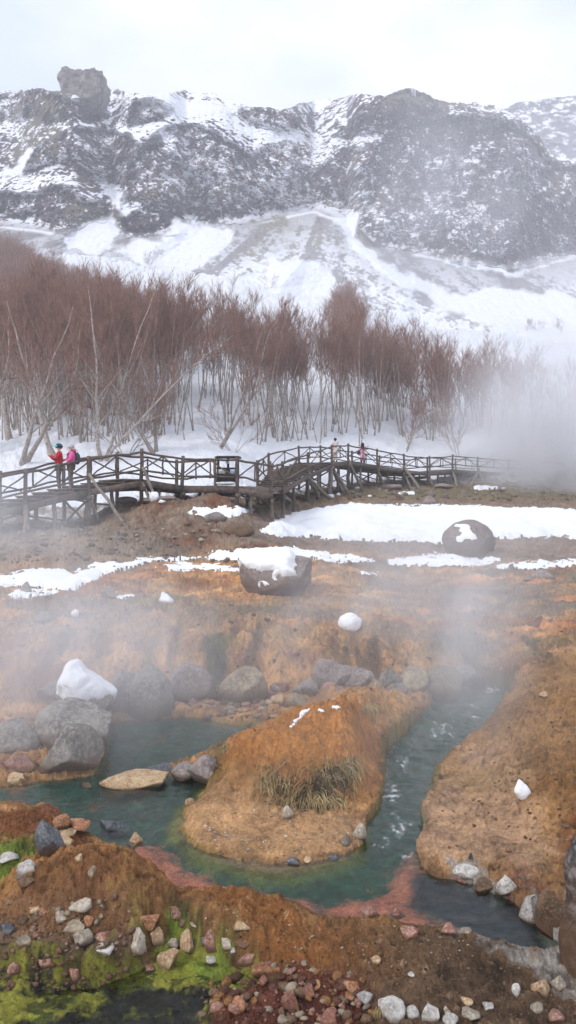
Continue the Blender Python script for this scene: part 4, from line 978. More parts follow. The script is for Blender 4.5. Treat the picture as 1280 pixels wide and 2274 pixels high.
tree_at(BIG[0], 345, 1005, 330, 'low branching tree slanting right behind the top of the left ramp', 2.6, H=12, tilt=(0, .2))
tree_at(BIG[1], 22, 975, 470, 'tall grey tree at the left edge of the photo', 1.0, H=12)
tree_at(BIG[0], -60, 1010, 470, 'tall tree partly cut by the left edge of the photo', 2.2, H=12, tilt=(0, .1))
tree_at(VAR[4], 45, 968, 380, 'second straight trunk beside the tall tree at the left edge', 3.1, H=10)
tree_at(VAR[3], 350, 955, 330, 'dark clump of three trunks standing above the boardwalk top', 3.6, H=10)
tree_at(VAR[3], 840, 958, 250, 'thick forked tree behind the walker in the pink coat', 1.2, H=10)
tree_at(BUSH, 520, 1005, 130, 'bare bush with fine twigs above the bin', 1.2, H=4.5)
tree_at(BUSH, 280, 1010, 170, 'fine twigged bush behind the left ramp', 4.2, H=4.5)
tree_at(BUSH, 1020, 1010, 150, 'bare bush at the misty end of the boardwalk', 2.2, H=4.5)
tree_at(BUSH, 900, 1000, 140, 'bare bush behind the descending boardwalk span', 5.2, H=4.5)
# forest: nearest three hundred as individuals, the rest as one wood
r = np.random.default_rng(5)
TOPX = [-500, 0, 100, 200, 300, 400, 480, 560, 640, 700, 738, 752, 775, 800, 850, 900, 1000, 1060, 1150, 1280, 1800]
TOPR = [470, 480, 525, 560, 585, 625, 640, 645, 665, 685, 690, 600, 590, 640, 655, 675, 695, 702, 715, 735, 735]
FRX = [-500, 0, 100, 200, 300, 450, 560, 700, 850, 1000, 1150, 1280, 1800]
FRR = [985, 975, 970, 990, 985, 960, 985, 985, 970, 985, 985, 960, 960]
cand = []
yy = 33.0
while len(cand) < 12000:
    u = r.uniform(-.50, .50); q = r.random(); y = r.uniform(38 ** 1.5, 188 ** 1.5) ** (1 / 1.5) if q < .5 else math.exp(r.uniform(math.log(48), math.log(115))) if q < .7 else r.uniform(115, 188); cand.append((u, y))
cand = np.array(cand); cx_ = cand[:, 0] * cand[:, 1]; cz_ = ground_rel(cx_, cand[:, 1], False)
cpx = CX + F * cand[:, 0]; crow = CY - F * cz_ / cand[:, 1]
h_ = 11.0 + 1.6 * fbm(cx_ / 9, cand[:, 1] / 9, 2, 1) + r.normal(size=len(cand)) * .7
toprow = CY - F * (cz_ + h_) / cand[:, 1]
edge = np.interp(cpx, TOPX, TOPR); front = np.interp(cpx, FRX, FRR)
gap = fbm(cx_ / 6, cand[:, 1] / 10, 3, 4)
ok = (toprow > edge + r.normal(size=len(cand)) * 7) & (crow < front + r.normal(size=len(cand)) * 8) & (gap > -1.2)
thin = (r.random(len(cand)) < np.interp(cand[:, 1], [40, 65, 100, 120], [.55, .55, .42, .0])) | (cpx > 1040) & (r.random(len(cand)) < .2); ok &= ~thin
T_ = np.stack([cx_, cand[:, 1], cz_ + CAMZ, h_, cpx], 1)[ok]; T_ = T_[np.argsort(T_[:, 1])]
LB = [((-9e9, 200), 'slender bare tree in the wood above the left ramp', 'slender bare trees above the left ramp'), ((200, 420), 'slender bare tree in the wood above the bend of the boardwalk', 'slender bare trees above the boardwalk bend'),
      ((420, 640), 'slender bare tree in the wood right behind the bin', 'slender bare trees up the slope behind the bin'), ((640, 860), 'slender bare tree in the wood behind the two far walkers', 'slender bare trees behind the two far walkers'),
      ((860, 9e9), 'slender bare tree in the misty wood on the right', 'slender bare trees in the mist on the right')]
nin = 0
for k, (x, y, z, h, px) in enumerate(T_):
    if nin >= 270: break
    if not (-30 < px < 1310): continue
    for (a, b), lb, gr in LB:
        if a <= px < b: break
    put_tree(VAR[k % 6], x, y, h / 9.8, r.uniform(0, 6.28), lb, gr, z=z, tilt=(r.normal() * .05, r.normal() * .05 + .03)); nin += 1
rest = T_[k:]
# the far wood: one object, light trees
def lite(seed):
    r = np.random.default_rng(seed); T = MB(); A = []; B = []
    ns = r.integers(1, 4)
    for s_ in range(ns):
        az = r.uniform(0, 6.28); S = grow(r, np.array([0, 0, -.3]), np.array([.12 * math.cos(az), .12 * math.sin(az), 1]), r.uniform(.85, 1), 5, .05, .03)
        T.tube(S, np.array([.005, .0045, .004, .0032, .0025, .002]), 3, False)
        for k in range(36 // ns + 4):
            t = (.54 + .45 * r.random()) * 5; i = min(int(t), 4); p = S[i] + (S[i + 1] - S[i]) * (t - i); L = .27 * (1.15 - .12 * t) * r.uniform(.6, 1.2) * .8
            d = rotv(S[i + 1] - S[i], r.uniform(.3, .8), r.uniform(0, 6.28), r); q = p + d * L; A.append(p); B.append(q)
            for m in range(6):
                u = r.uniform(.2, .95); p2 = p + d * L * u; A.append(p2); B.append(p2 + rotv(d + [0, 0, .5], r.uniform(.15, .6), r.uniform(0, 6.28), r) * L * r.uniform(.4, .8))
    n0 = T.n; T.spikes(A, B, .0013)
    V = np.concatenate(T.V); q = np.concatenate([f for f in T.Fs if f.shape[1] == 4]); t = np.concatenate([f for f in T.Fs if f.shape[1] == 3]); return V, q, t
LT = [lite(50 + i) for i in range(12)]
Vs, Q, Tt, n0 = [], [], [], 0
for k, (x, y, z, h, px) in enumerate(rest):
    V, q, t = LT[k % 12]; a = r.uniform(0, 6.28); c, sn = math.cos(a), math.sin(a); w3 = r.uniform(.9, 1.2)
    V = (V * h * [w3, w3, 1]) @ np.array([[c, sn, 0], [-sn, c, 0], [0, 0, 1]]) + [x, y, z]
    Vs.append(V); Q.append(q + n0); Tt.append(t + n0); n0 += len(V)
me = mesh_np('forest', np.concatenate(Vs), [np.concatenate(Q), np.concatenate(Tt)]); me.materials.append(m_bark); me.materials.append(m_twig)
nq = sum(len(q) for q in Q); mi = np.ones(len(me.polygons), np.int32); mi[:nq] = 0; me.polygons.foreach_set('material_index', mi)
fo = link('forest', me, kind='stuff'); fo['label'] = 'dense reddish brown wood of bare trees covering the far slope'
print('trees', nin, len(rest), len(me.polygons))
# sparse shrubs on the scree
def mount_pt(px, row):
    j = int(np.clip((px - mpx[0]) / (mpx[1] - mpx[0]), 0, NC - 1)); k = int(np.argmin(np.abs(MROW[:, j] - row))); return MXv[k, j], MD2[k, j], MZv[k, j] + CAMZ
for i, (px, row, hpx, lb) in enumerate([(330, 590, 45, 'thin bush on the snow at the left end of the scree'), (1195, 735, 34, 'sparse bush on the pale scree at the right'), (1250, 740, 38, 'sparse bush near the right edge under the scree'), (730, 600, 24, 'small dark bush on the cone of scree'), (600, 640, 34, 'faint bush on the bright snow above the wood'), (1170, 735, 30, 'thin bush left of the sparse scree bushes')]):
    x, y, z = mount_pt(px, row); put_tree(BUSH, x, y, hpx * y / F / 4.5, i, lb, None, 'bush', z)
# ------------------------------------------------------------------ the wooden boardwalk
m_log = mat_simple('weathered_log', tuple(lin((112, 98, 90))), tuple(lin((70, 60, 55))), .9, 6, 6, .5, .01, rv=.22)
m_plank = mat_simple('weathered_plank', tuple(lin((124, 112, 102))), tuple(lin((80, 72, 66))), .9, 5, 6, .5, .01)
m_logl = mat_simple('bleached_log', tuple(lin((150, 140, 132))), tuple(lin((100, 90, 84))), .9, 6, 6, .5, .01)
def wp(px, row, D): return np.array([(px - CX) / F * D, D, (CY - row) / F * D + CAMZ])
A_ = [wp(-120, 1160, 24), wp(57, 1116, 26), wp(197, 1084, 27.5), wp(315, 1064, 29), wp(407, 1078, 30), wp(527, 1080, 30), wp(605, 1093, 31)]
B_ = [wp(628, 1084, 33), wp(684, 1052, 41), wp(737, 1029, 47.5), wp(774, 1024, 50), wp(838, 1034, 52.5), wp(897, 1043, 55), wp(950, 1049, 57), wp(1006, 1042, 59.5), wp(1062, 1046, 62), wp(1130, 1050, 65), wp(1210, 1053, 68), wp(1300, 1056, 71)]
def offs(P, wd, last=None):
    O = []
    for i in range(len(P)):
        d = P[min(i + 1, len(P) - 1)] - P[max(i - 1, 0)]; d = d / np.hypot(d[0], d[1]); O.append(P[i] + np.array([-d[1], d[0], 0]) * wd)
    return O
AF = offs(A_[:6], 2.1) + [wp(600, 1081, 34.5)]; BF = offs(B_, 2.2); AF[5] = wp(478, 1078, 32.6); BF[0] = wp(572, 1079, 34.6)
walk = empty('wooden_boardwalk', tuple(np.array([-3, 29, gz(-3, 29)])), label='long weathered wooden boardwalk with log rails climbing from the left across to the misty right', category='boardwalk')
W0 = np.array(walk.location)
class WB(MB):
    def done(s, name, mat, **kw):
        V = np.concatenate(s.V) - W0; d = {}
        for a in s.Fs: d.setdefault(a.shape[1], []).append(a)
        return link(name, mesh_np(name, V, [np.concatenate(v) for v in d.values()], smooth=False), mat, walk, **kw)
rw = np.random.default_rng(3)
def log(name, a, b, r, mat=None, n=7, taper=.85):
    m = WB(); a, b = np.array(a, float), np.array(b, float); t = np.linspace(0, 1, 5)[:, None]; P = a * (1 - t) + b * t
    L = np.linalg.norm(b - a); P[1:-1] += rw.normal(size=(3, 3)) * .012 * min(L, 2)
    m.tube(P, np.linspace(r, r * taper, 5), n); o = m.done(name, mat or m_log); return o
UPV = np.array([0, 0, 1.])
def post(p, top=1.18, r=.082):
    g = gz(p[0], p[1]); log('post', [p[0], p[1], min(g, p[2]) - .25], p + UPV * top, r)
def bay(a, b, full=True):
    log('handrail', a + UPV * 1.06 - (b - a) * .03, b + UPV * 1.06 + (b - a) * .03, .05)
    log('lower_rail', a + UPV * .36, b + UPV * .36, .045)
    m = (a + b) / 2; log('baluster', m + UPV * .30, m + UPV * 1.06, .038)
    if full:
        log('brace', m + UPV * 1.02, a + (b - a) * .05 + UPV * .42, .032); log('brace', m + UPV * 1.02, b - (b - a) * .05 + UPV * .42, .032)
for P in (A_, AF): [post(p) for p in P]; 
for P in (B_, BF): [post(p) for p in P]
for P in (A_, B_): [bay(P[i], P[i + 1]) for i in range(len(P) - 1)]
for P in (AF[:6], BF): [bay(P[i], P[i + 1], i < 8) for i in range(len(P) - 1)]
bay(A_[6], B_[0]); 
def stringer(a, b, drop=.16):
    m = WB(); m.bar(a - UPV * drop, b - UPV * drop, .09, .24); m.done('stringer', m_log)
for P in (A_, AF, B_, BF): [stringer(P[i], P[i + 1]) for i in range(len(P) - 1)]
def decking(n0, f0, n1, f1, stairs):
    m = WB(); L = np.linalg.norm((n1 + f1 - n0 - f0) / 2); dz = (n1[2] - n0[2])
    k = max(2, int(round(abs(dz) / .155))) if stairs else max(3, int(L / .16))
    for i in range(k):
        t0, t1 = i / k, (i + 1) / k; g = .0 if stairs else .012 / L
        a0, b0, a1, b1 = n0 + (n1 - n0) * (t0 + g), f0 + (f1 - f0) * (t0 + g), n0 + (n1 - n0) * (t1 - g), f0 + (f1 - f0) * (t1 - g)
        if stairs:
            z = n0[2] + dz * (t1 if dz > 0 else t0)
            for q in (a0, b0, a1, b1): q[2] = z
            ex = (a1 - a0) * .12
            V = [a0 - ex, b0 - ex, b1, a1]; V = V + [v - UPV * .055 for v in V]
            m.add(np.array(V), np.array([[0, 1, 2, 3], [7, 6, 5, 4], [0, 4, 5, 1], [1, 5, 6, 2], [2, 6, 7, 3], [3, 7, 4, 0]]))
            lo, hi = (a0, b0) if dz > 0 else (a1, b1); r_ = abs(dz) / k
            for zz in (.06, .115):
                m.bar(lo - UPV * (zz + .02) , hi - UPV * (zz + .02), .03, .045)
        else:
            z = rw.normal() * .004; V = [v + UPV * z for v in (a0, b0, b1, a1)]; V = V + [v - UPV * .05 for v in V]
            m.add(np.array(V), np.array([[0, 1, 2, 3], [7, 6, 5, 4], [0, 4, 5, 1], [1, 5, 6, 2], [2, 6, 7, 3], [3, 7, 4, 0]]))
    m.done('stair_flight' if stairs else 'deck', m_plank)
for i in range(6): decking(A_[i], AF[i], A_[i + 1], AF[i + 1], i < 3)
decking(A_[6], AF[6], B_[0] + 0, BF[0] + 0, False)
for i in range(len(B_) - 1): decking(B_[i], BF[i], B_[i + 1], BF[i + 1], i < 2)
# under-structure: cross beams, X braces, short piles and raking props
for P, Q in ((A_, AF), (B_, BF)):
    for i, (a, b) in enumerate(zip(P, Q)):
        m = WB(); e = (b - a) / np.linalg.norm(b - a) * .2; m.bar(a - e - UPV * .36, b + e - UPV * .36, .14, .16); m.done('cross_beam', m_log)
        ga, gb = gz(a[0], a[1]) + CAMZ * 0, gz(b[0], b[1])
        if a[2] - ga > .5 and i % 2 == 0:
            log('under_brace', a - UPV * .4, [b[0], b[1], max(gb, b[2] - 1.6)], .05); log('under_brace', b - UPV * .4, [a[0], a[1], max(ga, a[2] - 1.6)], .05)
    for i in range(len(P) - 1):
        for S_ in (P, Q):
            m_ = (S_[i] + S_[i + 1]) / 2 + (Q[0] - P[0]) * (.12 if S_ is P else -.12); g = gz(m_[0], m_[1])
            if m_[2] - g > .45: log('pile', [m_[0], m_[1], g - .2], m_ - UPV * .1, .085, m_logl if S_ is P and i % 2 else m_log)
        a, b = Q[i], Q[i + 1]; ga, gb = gz(a[0], a[1]), gz(b[0], b[1])
        if a[2] - ga > .6: log('under_brace', a - UPV * .35, [b[0], b[1], gb + .1], .045)
        if b[2] - gb > .6 and i % 2: log('under_brace', b - UPV * .35, [a[0], a[1], ga + .1], .045)
def prop(a, pxr, r=.065, mat=None):
    b = hit(*pxr); log('prop', b - UPV * .1, a, r, mat or m_logl, taper=.9)
prop(A_[2] + UPV * .55, (283, 1166)); prop(A_[3] + UPV * .5, (350, 1112)); prop(A_[3] - UPV * .1, (338, 1112)); prop(A_[2] - UPV * .2, (222, 1158)); prop(A_[1] - UPV * .2, (52, 1186)); prop(A_[2] - UPV * .1, (190, 1164), .09)
prop(A_[1] - UPV * .1, (60, 1180), .1); prop(A_[5] - UPV * .3, (590, 1118), .05)
prop(B_[0] - UPV * .25, (648, 1112), .08); prop(B_[1] - UPV * .2, (738, 1106), .11); prop(B_[1] - UPV * .2, (712, 1106), .1); prop(B_[1] - UPV * .2, (680, 1108), .12)
prop(B_[2] - UPV * .2, (778, 1098), .12); prop(B_[2] - UPV * .2, (733, 1096), .16); prop(B_[2] - UPV * .15, (760, 1092), .11); prop(B_[3] + UPV * .1, (806, 1090), .1); prop(B_[3] - UPV * .2, (775, 1086), .13)
prop(B_[4] - UPV * .2, (855, 1080), .1); prop(B_[5] + UPV * .3, (933, 1086), .11); prop(B_[5] - UPV * .2, (915, 1084), .11); prop(B_[6] - UPV * .2, (962, 1078), .1); prop(B_[7] - UPV * .2, (1018, 1080), .1); prop(B_[8] - UPV * .1, (1046, 1078), .12); prop(B_[8] + UPV * .3, (1080, 1078), .1)
# rocks with snow under the walk
for i, (px, row, w_, h_, lb) in enumerate([(278,1118,50,16,'snowy grey rock under the bend of the boardwalk'),(330,1118,34,14,'grey rock right of the snowy rock under the bend'),(372,1112,40,12,'low dark rock below the bridge deck'),(655,1106,30,12,'dark rock in steam beside the second stairs'),(700,1100,44,16,'dark rock under the rising stairs'),(752,1094,40,14,'brown rock between the props of the span'),(870,1088,50,14,'mossy rock below the descending span'),(990,1086,46,14,'rock under the far end of the walk')]):
    rk = place_rock(px, row, w_, h_, 'dark', lb, 400 + i, 'stone', name='stone', sub=3, rot=i)
for i, (px, row, w_, h_, lb) in enumerate([(342,1112,22,20,'white snow cap heaped on the foot of the leaning prop'),(361,1117,20,8,'small snow heap right of the leaning prop'),(292,1114,34,8,'snow heap between the stones under the bend'),(735,1106,16,9,'snow dab at the foot of the tall raking prop'),(752,1101,10,7,'round snow dab right of the tall raking prop'),(518,1117,18,8,'snow heap at the foot of the post by the bin'),(795,1086,14,6,'snow dab on the green ground under the span'),(822,1104,10,5,'tiny snow dab behind the top edge of the snow bank')]):
    snow_lump(px, row, w_, h_, lb, 30 + i)
def on_deck(P, Q, i, t, s): a = P[i] * (1 - t) + P[i + 1] * t; b = Q[i] * (1 - t) + Q[i + 1] * t; return a * (1 - s) + b * s

# ------------------------------------------------------------------ twin litter bin
m_bin = mat_simple('dark_bin_wood', tuple(lin((58, 50, 50))), tuple(lin((36, 32, 34))), .6, 12, 4, .2, .005)
m_sgn = mat_simple('sign_white', tuple(lin((214, 214, 210))), tuple(lin((190, 190, 188))), .5, 20, 3, 0)
m_blu = mat_simple('sign_blue', tuple(lin((190, 214, 232))), tuple(lin((150, 185, 215))), .5, 20, 3, 0)
m_ink = mat_simple('sign_ink', (.02, .02, .02), (.03, .03, .03), .5, 20, 2, 0)
bp = wp(507, 1076, 31.2); bin_ = empty('litter_bin', tuple(bp + [0, 0, .02]), label='dark wooden twin litter bin with a small roof and white signs on the boardwalk landing', category='bin')
def bpart(name, fn, mat):
    m = MB(); fn(m); V = np.concatenate(m.V); d = {}
    for a in m.Fs: d.setdefault(a.shape[1], []).append(a)
    return link(name, mesh_np(name, V, [np.concatenate(v) for v in d.values()], smooth=False), mat, bin_)
def body_(m):
    m.box((0, 0, .34), (.78, .42, .56))
    for k in range(15): m.box((-.36 + k * .0515, -.216, .34), (.034, .02, .52))
    m.box((0, -.222, .60), (.82, .03, .05)); m.box((0, -.222, .08), (.82, .03, .05))
bpart('bin_body', body_, m_bin); 
bpart('roof', lambda m: (m.box((0, 0, 1.02), (.92, .56, .05)), m.box((0, 0, 1.055), (.8, .46, .03))), m_bin)
for sx in (-.36, 0, .36): bpart('upright', lambda m: (m.box((sx, -.15, .81), (.06, .05, .38)), m.box((sx, .15, .81), (.06, .05, .38))), m_bin)
for sx in (-.2, .22):
    s_ = bpart('sign', lambda m: m.box((sx, -.236, .47), (.24, .012, .16)), m_sgn if sx < 0 else m_blu)
    m = MB()
    for k in range(4): m.box((sx - .075 + k * .05, -.2445, .47), (.012, .004, .10)); m.box((sx - .075 + k * .05, -.2455, .49 - (k % 2) * .03), (.036, .004, .012))
    V = np.concatenate(m.V); link('lettering', mesh_np('lettering', V, np.concatenate(m.Fs), smooth=False), m_ink, s_)
s_ = bpart('sign', lambda m: m.box((-.02, -.19, .86), (.12, .012, .17)), m_sgn)
m = MB(); m.box((-.02, -.1985, .86), (.05, .004, .09)); link('lettering', mesh_np('lettering', np.concatenate(m.V), np.concatenate(m.Fs), smooth=False), m_ink, s_)
bpart('foot', lambda m: [m.box((a, b, .03), (.07, .07, .06)) for a in (-.34, .34) for b in (-.15, .15)], m_bin)
_v, _f = ico(3); _V = _v * [.42, .22, .07]; _V[:, 2] += .02 * fbm3(_v * 3, 2, 4)
o = link('snow_lump', mesh_np('snow_lump', _V, _f), m_snow, loc=(bp[0] - .05, bp[1] - .5, bp[2] + .03)); o['label'] = 'flat snow heap on the deck in front of the litter bin'; o['category'] = 'snow'

bin_.scale = (1.15, 1.15, 1.08)
# ------------------------------------------------------------------ people
def skin_obj(vs, es, rs, sub=2):
    me = bpy.data.meshes.new('sk'); bm = bmesh.new(); ly = bm.verts.layers.skin.verify(); B = []
    for v, r_ in zip(vs, rs):
        b = bm.verts.new(v); b[ly].radius = (r_, r_) if np.isscalar(r_) else r_; B.append(b)
    B[0][ly].use_root = True
    for i, j in es: bm.edges.new((B[i], B[j]))
    bm.to_mesh(me); bm.free(); ob = bpy.data.objects.new('sk', me); COL.objects.link(ob)
    s_ = ob.modifiers.new('s', 'SKIN'); s_.use_smooth_shade = True; ss = ob.modifiers.new('u', 'SUBSURF'); ss.levels = sub; ss.render_levels = sub
    dg = bpy.context.evaluated_depsgraph_get(); dg.update(); m2 = bpy.data.meshes.new_from_object(ob.evaluated_get(dg))
    V = np.zeros(len(m2.vertices) * 3); m2.vertices.foreach_get('co', V); V = V.reshape(-1, 3)
    q = [np.array([p.vertices[:] for p in m2.polygons if len(p.vertices) == k]) for k in (3, 4)]
    bpy.data.objects.remove(ob); bpy.data.meshes.remove(me); bpy.data.meshes.remove(m2); return V, [a for a in q if len(a)]
m_skin = mat_simple('skin', tuple(lin((214, 168, 142))), tuple(lin((200, 150, 126))), .5, 20, 3, 0)
def cloth(name, c, f=.78): return mat_simple(name, tuple(lin(c)), tuple(lin(c) * f), .85, 9, 5, .5, .01)
def person(pos, rz, label, H, arms, col, hair=None, coat=0.0, trousers=(52, 46, 46), extra=None, lean=0.0, gloves=None):
    """front is local +X; arms = ((elbow),(hand)) left, right in metres for a 1.7 m figure"""
    k = H / 1.7; root = empty('person', tuple(pos), label=label, category='person'); root.rotation_euler = (0, 0, rz); root.scale = (k, k, k)
    (eL, hL), (eR, hR) = arms; lx = lean
    sk = dict(pel=(0, 0, .95), bel=(lx * .3, 0, 1.1), che=(lx * .6, 0, 1.30), nb=(lx * .8, 0, 1.44), nk=(lx, 0, 1.50), hd=(lx + .015, 0, 1.59), tp=(lx + .0, 0, 1.66),
        sL=(lx * .7, .17, 1.40), eL=eL, hL=hL, sR=(lx * .7, -.17, 1.40), eR=eR, hR=hR,
        tL=(0, .09, .88), kL=(.03, .10, .48), aL=(-.02, .10, .09), fL=(.14, .12, .04), tR=(0, -.09, .88), kR=(.02, -.10, .48), aR=(-.03, -.10, .09), fR=(.13, -.12, .04))
    rb = dict(pel=.12, bel=.11, che=.13, nb=.075, nk=.05, hd=.088, tp=.055, sL=.062, eL=.042, hL=.03, sR=.062, eR=.042, hR=.03, tL=.085, kL=.055, aL=.04, fL=.03, tR=.085, kR=.055, aR=.04, fR=.03)
    ed = [('pel', 'bel'), ('bel', 'che'), ('che', 'nb'), ('nb', 'nk'), ('nk', 'hd'), ('hd', 'tp'), ('che', 'sL'), ('sL', 'eL'), ('eL', 'hL'), ('che', 'sR'), ('sR', 'eR'), ('eR', 'hR'), ('pel', 'tL'), ('tL', 'kL'), ('kL', 'aL'), ('aL', 'fL'), ('pel', 'tR'), ('tR', 'kR'), ('kR', 'aR'), ('aR', 'fR')]
    def sub_(keys, edges, rr):
        ks = list(keys); return skin_obj([sk[a] for a in ks], [(ks.index(a), ks.index(b)) for a, b in edges if a in ks and b in ks], [rr[a] for a in ks])
    V, fc = sub_(sk.keys(), ed, rb); body = MB(); body.add(V, fc)
    hx = sk['hd'][0]
    body.tube([(hx + .08, 0, 1.60), (hx + .112, 0, 1.575), (hx + .085, 0, 1.565)], [.010, .016, .010], 6)        # nose
    for s_ in (-1, 1): body.tube([(hx, s_ * .082, 1.565), (hx - .01, s_ * .098, 1.585), (hx, s_ * .084, 1.61)], [.012, .018, .012], 6)
    for e, h, s_ in ((eL, hL, 1), (eR, hR, -1)):     # palm, four fingers, thumb
        e, h = np.array(e, float), np.array(h, float); d = (h - e) / np.linalg.norm(h - e); u = np.cross(d, [0, 0, 1.]); u /= np.linalg.norm(u) + 1e-9; w_ = np.cross(u, d)
        body.tube([h - d * .01, h + d * .04, h + d * .085], [.03, .042, .034], 8)
        for j in range(4):
            q = h + d * .08 + u * (j - 1.5) * .019; L_ = (.062, .072, .068, .052)[j]; body.tube([q, q + d * L_ * .5, q + d * L_ * .85 - w_ * L_ * .35], [.0095, .009, .007], 6)
        q = h + d * .03 - u * .035; body.tube([q, q - u * .025 + d * .03, q - u * .02 + d * .06], [.012, .011, .008], 6)
    def part(mb, name, mat, parent=root, smooth=True):
        d = {}
        for a in mb.Fs: d.setdefault(a.shape[1], []).append(a)
        return link(name, mesh_np(name, np.concatenate(mb.V), [np.concatenate(v) for v in d.values()], smooth=smooth), mat, parent)
    bo = part(body, 'body', m_skin)
    for s_ in (-1, 1): e_ = MB(); v_, f_ = ico(2); e_.add(v_ * .011 + [hx + .086, s_ * .032, 1.607], f_); part(e_, 'eye', m_ink, bo)
    e_ = MB(); e_.tube([(hx + .088, -.02, 1.538), (hx + .094, 0, 1.536), (hx + .088, .02, 1.538)], .005, 5); part(e_, 'mouth', cloth('lips', (170, 90, 86)), bo)
    t_ = MB(); rt = {a: v + .022 for a, v in rb.items()}; rt['kL'] = rt['kR'] = .085; rt['aL'] = rt['aR'] = .07
    V, fc = sub_(['pel', 'tL', 'kL', 'aL', 'tR', 'kR', 'aR'], ed, rt); t_.add(V, fc); part(t_, 'trousers', cloth('trousers', trousers))
    for s_, a, f_ in ((1, 'aL', 'fL'), (-1, 'aR', 'fR')):
        b_ = MB(); a_, f2 = np.array(sk[a]), np.array(sk[f_]); b_.tube([a_ + [-.05, 0, .02], a_ + [-.02, 0, -.03], (a_ + f2) / 2 + [0, 0, -.02], f2 + [.03, 0, 0]], [.04, .055, .05, .03], 8); b_.tube([a_ + [0, 0, -.03], a_ + [0, 0, .1]], .058, 8); part(b_, 'boot', cloth('boots', (44, 40, 42)))
    j = MB(); rj = dict(pel=.175, bel=.165, che=.175, nb=.11, sL=.088, eL=.072, hL=.05, sR=.088, eR=.072, hR=.05)
    V, fc = sub_(['pel', 'bel', 'che', 'nb', 'sL', 'eL', 'hL', 'sR', 'eR', 'hR'], ed, rj); j.add(V, fc)
    if coat: j.tube([(0, 0, .98), (0, 0, .75), (0, 0, .95 - coat)], [.17, .19, .235], 16)
    jk = part(j, 'coat' if coat else 'jacket', cloth('coat_cloth', col))
    if hair:
        h_ = MB(); v_, f_ = ico(3); v2 = v_ * [.115, .108, .115] + [hx - .025, 0, 1.625]; v2 += v_ * (.008 * fbm3(v_ * 4, 2, 3))[:, None]; v2[:, 0] = np.minimum(v2[:, 0], hx + .055); h_.add(v2, f_)
        if hair[1] > 0:
            n_ = 9
            for q in range(n_): y_ = (q / (n_ - 1) - .5) * .17; h_.tube([(hx - .07, y_, 1.62), (hx - .12, y_ * 1.15, 1.5), (hx - .13 - .01 * (q % 2), y_ * 1.3, 1.62 - hair[1]), (hx - .11, y_ * 1.1, 1.55 - hair[1])], [.03, .036, .03, .008], 6)
        part(h_, 'hair', cloth('hair', hair[0], .6))
    if gloves:
        for h, e in ((hL, eL), (hR, eR)):
            g_ = MB(); e, h = np.array(e, float), np.array(h, float); d = (h - e) / np.linalg.norm(h - e); u = np.cross(d, [0, 0, 1.]); u /= np.linalg.norm(u)
            g_.tube([h - d * .06, h, h + d * .05, h + d * .10], [.05, .045, .05, .04], 8)
            for jx in range(4): q = h + d * .09 + u * (jx - 1.5) * .022; g_.tube([q, q + d * .045, q + d * .07 - [0, 0, .03]], [.013, .013, .01], 6)
            q = h + d * .03 - u * .04; g_.tube([q, q - u * .03 + d * .05], [.016, .012], 6); part(g_, 'glove', cloth('glove', gloves))
    if extra: extra(root, part, hx)
    return root
def helm(root, part, hx):
    m = MB(); v_, f_ = ico(3); v2 = v_ * [.135, .122, .125] + [hx - .01, 0, 1.645]; v2[:, 2] = np.maximum(v2[:, 2], 1.60 - .03 * (v2[:, 0] < hx)); m.add(v2, f_); part(m, 'helmet', cloth('helmet_teal', (34, 82, 84)))
    m = MB(); a = np.linspace(-1.1, 1.1, 9); m.tube(np.stack([hx + .0 + .138 * np.cos(a), .128 * np.sin(a), 1.655 + 0 * a], 1), .032, 8); g_ = part(m, 'goggles', mat_simple('goggle_lens', tuple(lin((130, 214, 226))), tuple(lin((90, 180, 200))), .15, 8, 2, 0, spec=.6))
    m = MB(); a = np.linspace(1.0, 5.28, 13); m.tube(np.stack([hx - .01 + .136 * np.cos(a), .126 * np.sin(a), 1.66 + 0 * a], 1), .014, 6); part(m, 'strap', m_ink, g_)
def bobble(root, part, hx):
    m = MB(); v_, f_ = ico(3); v2 = v_ * [.12, .115, .12] + [hx - .02, 0, 1.64]; v2 += v_ * (.012 * fbm3(v_ * 6, 2, 5))[:, None]; v2[:, 2] = np.maximum(v2[:, 2], 1.585); m.add(v2, f_); part(m, 'hat', cloth('grey_knit', (186, 182, 182)))
    m = MB(); m.tube([(-.19, 0, 1.42), (-.22, 0, 1.3), (-.23, 0, 1.1), (-.2, 0, .98)], [.07, .12, .13, .08], 10); b = part(m, 'backpack', cloth('backpack', (74, 74, 86)))
    m = MB(); [m.tube([(-.15, s_ * .1, 1.42), (0, s_ * .12, 1.50), (.13, s_ * .12, 1.36), (.12, s_ * .13, 1.15)], .018, 6) for s_ in (-1, 1)]; part(m, 'shoulder_strap', m_ink, b)
    m = MB(); m.tube([(hx - .12, 0, 1.44), (hx - .13, 0, 1.50), (hx - .10, 0, 1.56)], [.08, .10, .05], 10); part(m, 'hood', cloth('hood_pink', (226, 96, 152)))
def bag(root, part, hx):
    m = MB(); m.tube([(.0, .26, 1.22), (.0, .30, 1.1), (0, .30, .95), (0, .27, .88)], [.07, .13, .14, .08], 10); part(m, 'shoulder_bag', cloth('bag', (84, 50, 58)))
pR = on_deck(A_, AF, 1, .92, .60); pP = on_deck(A_, AF, 2, .12, .62)
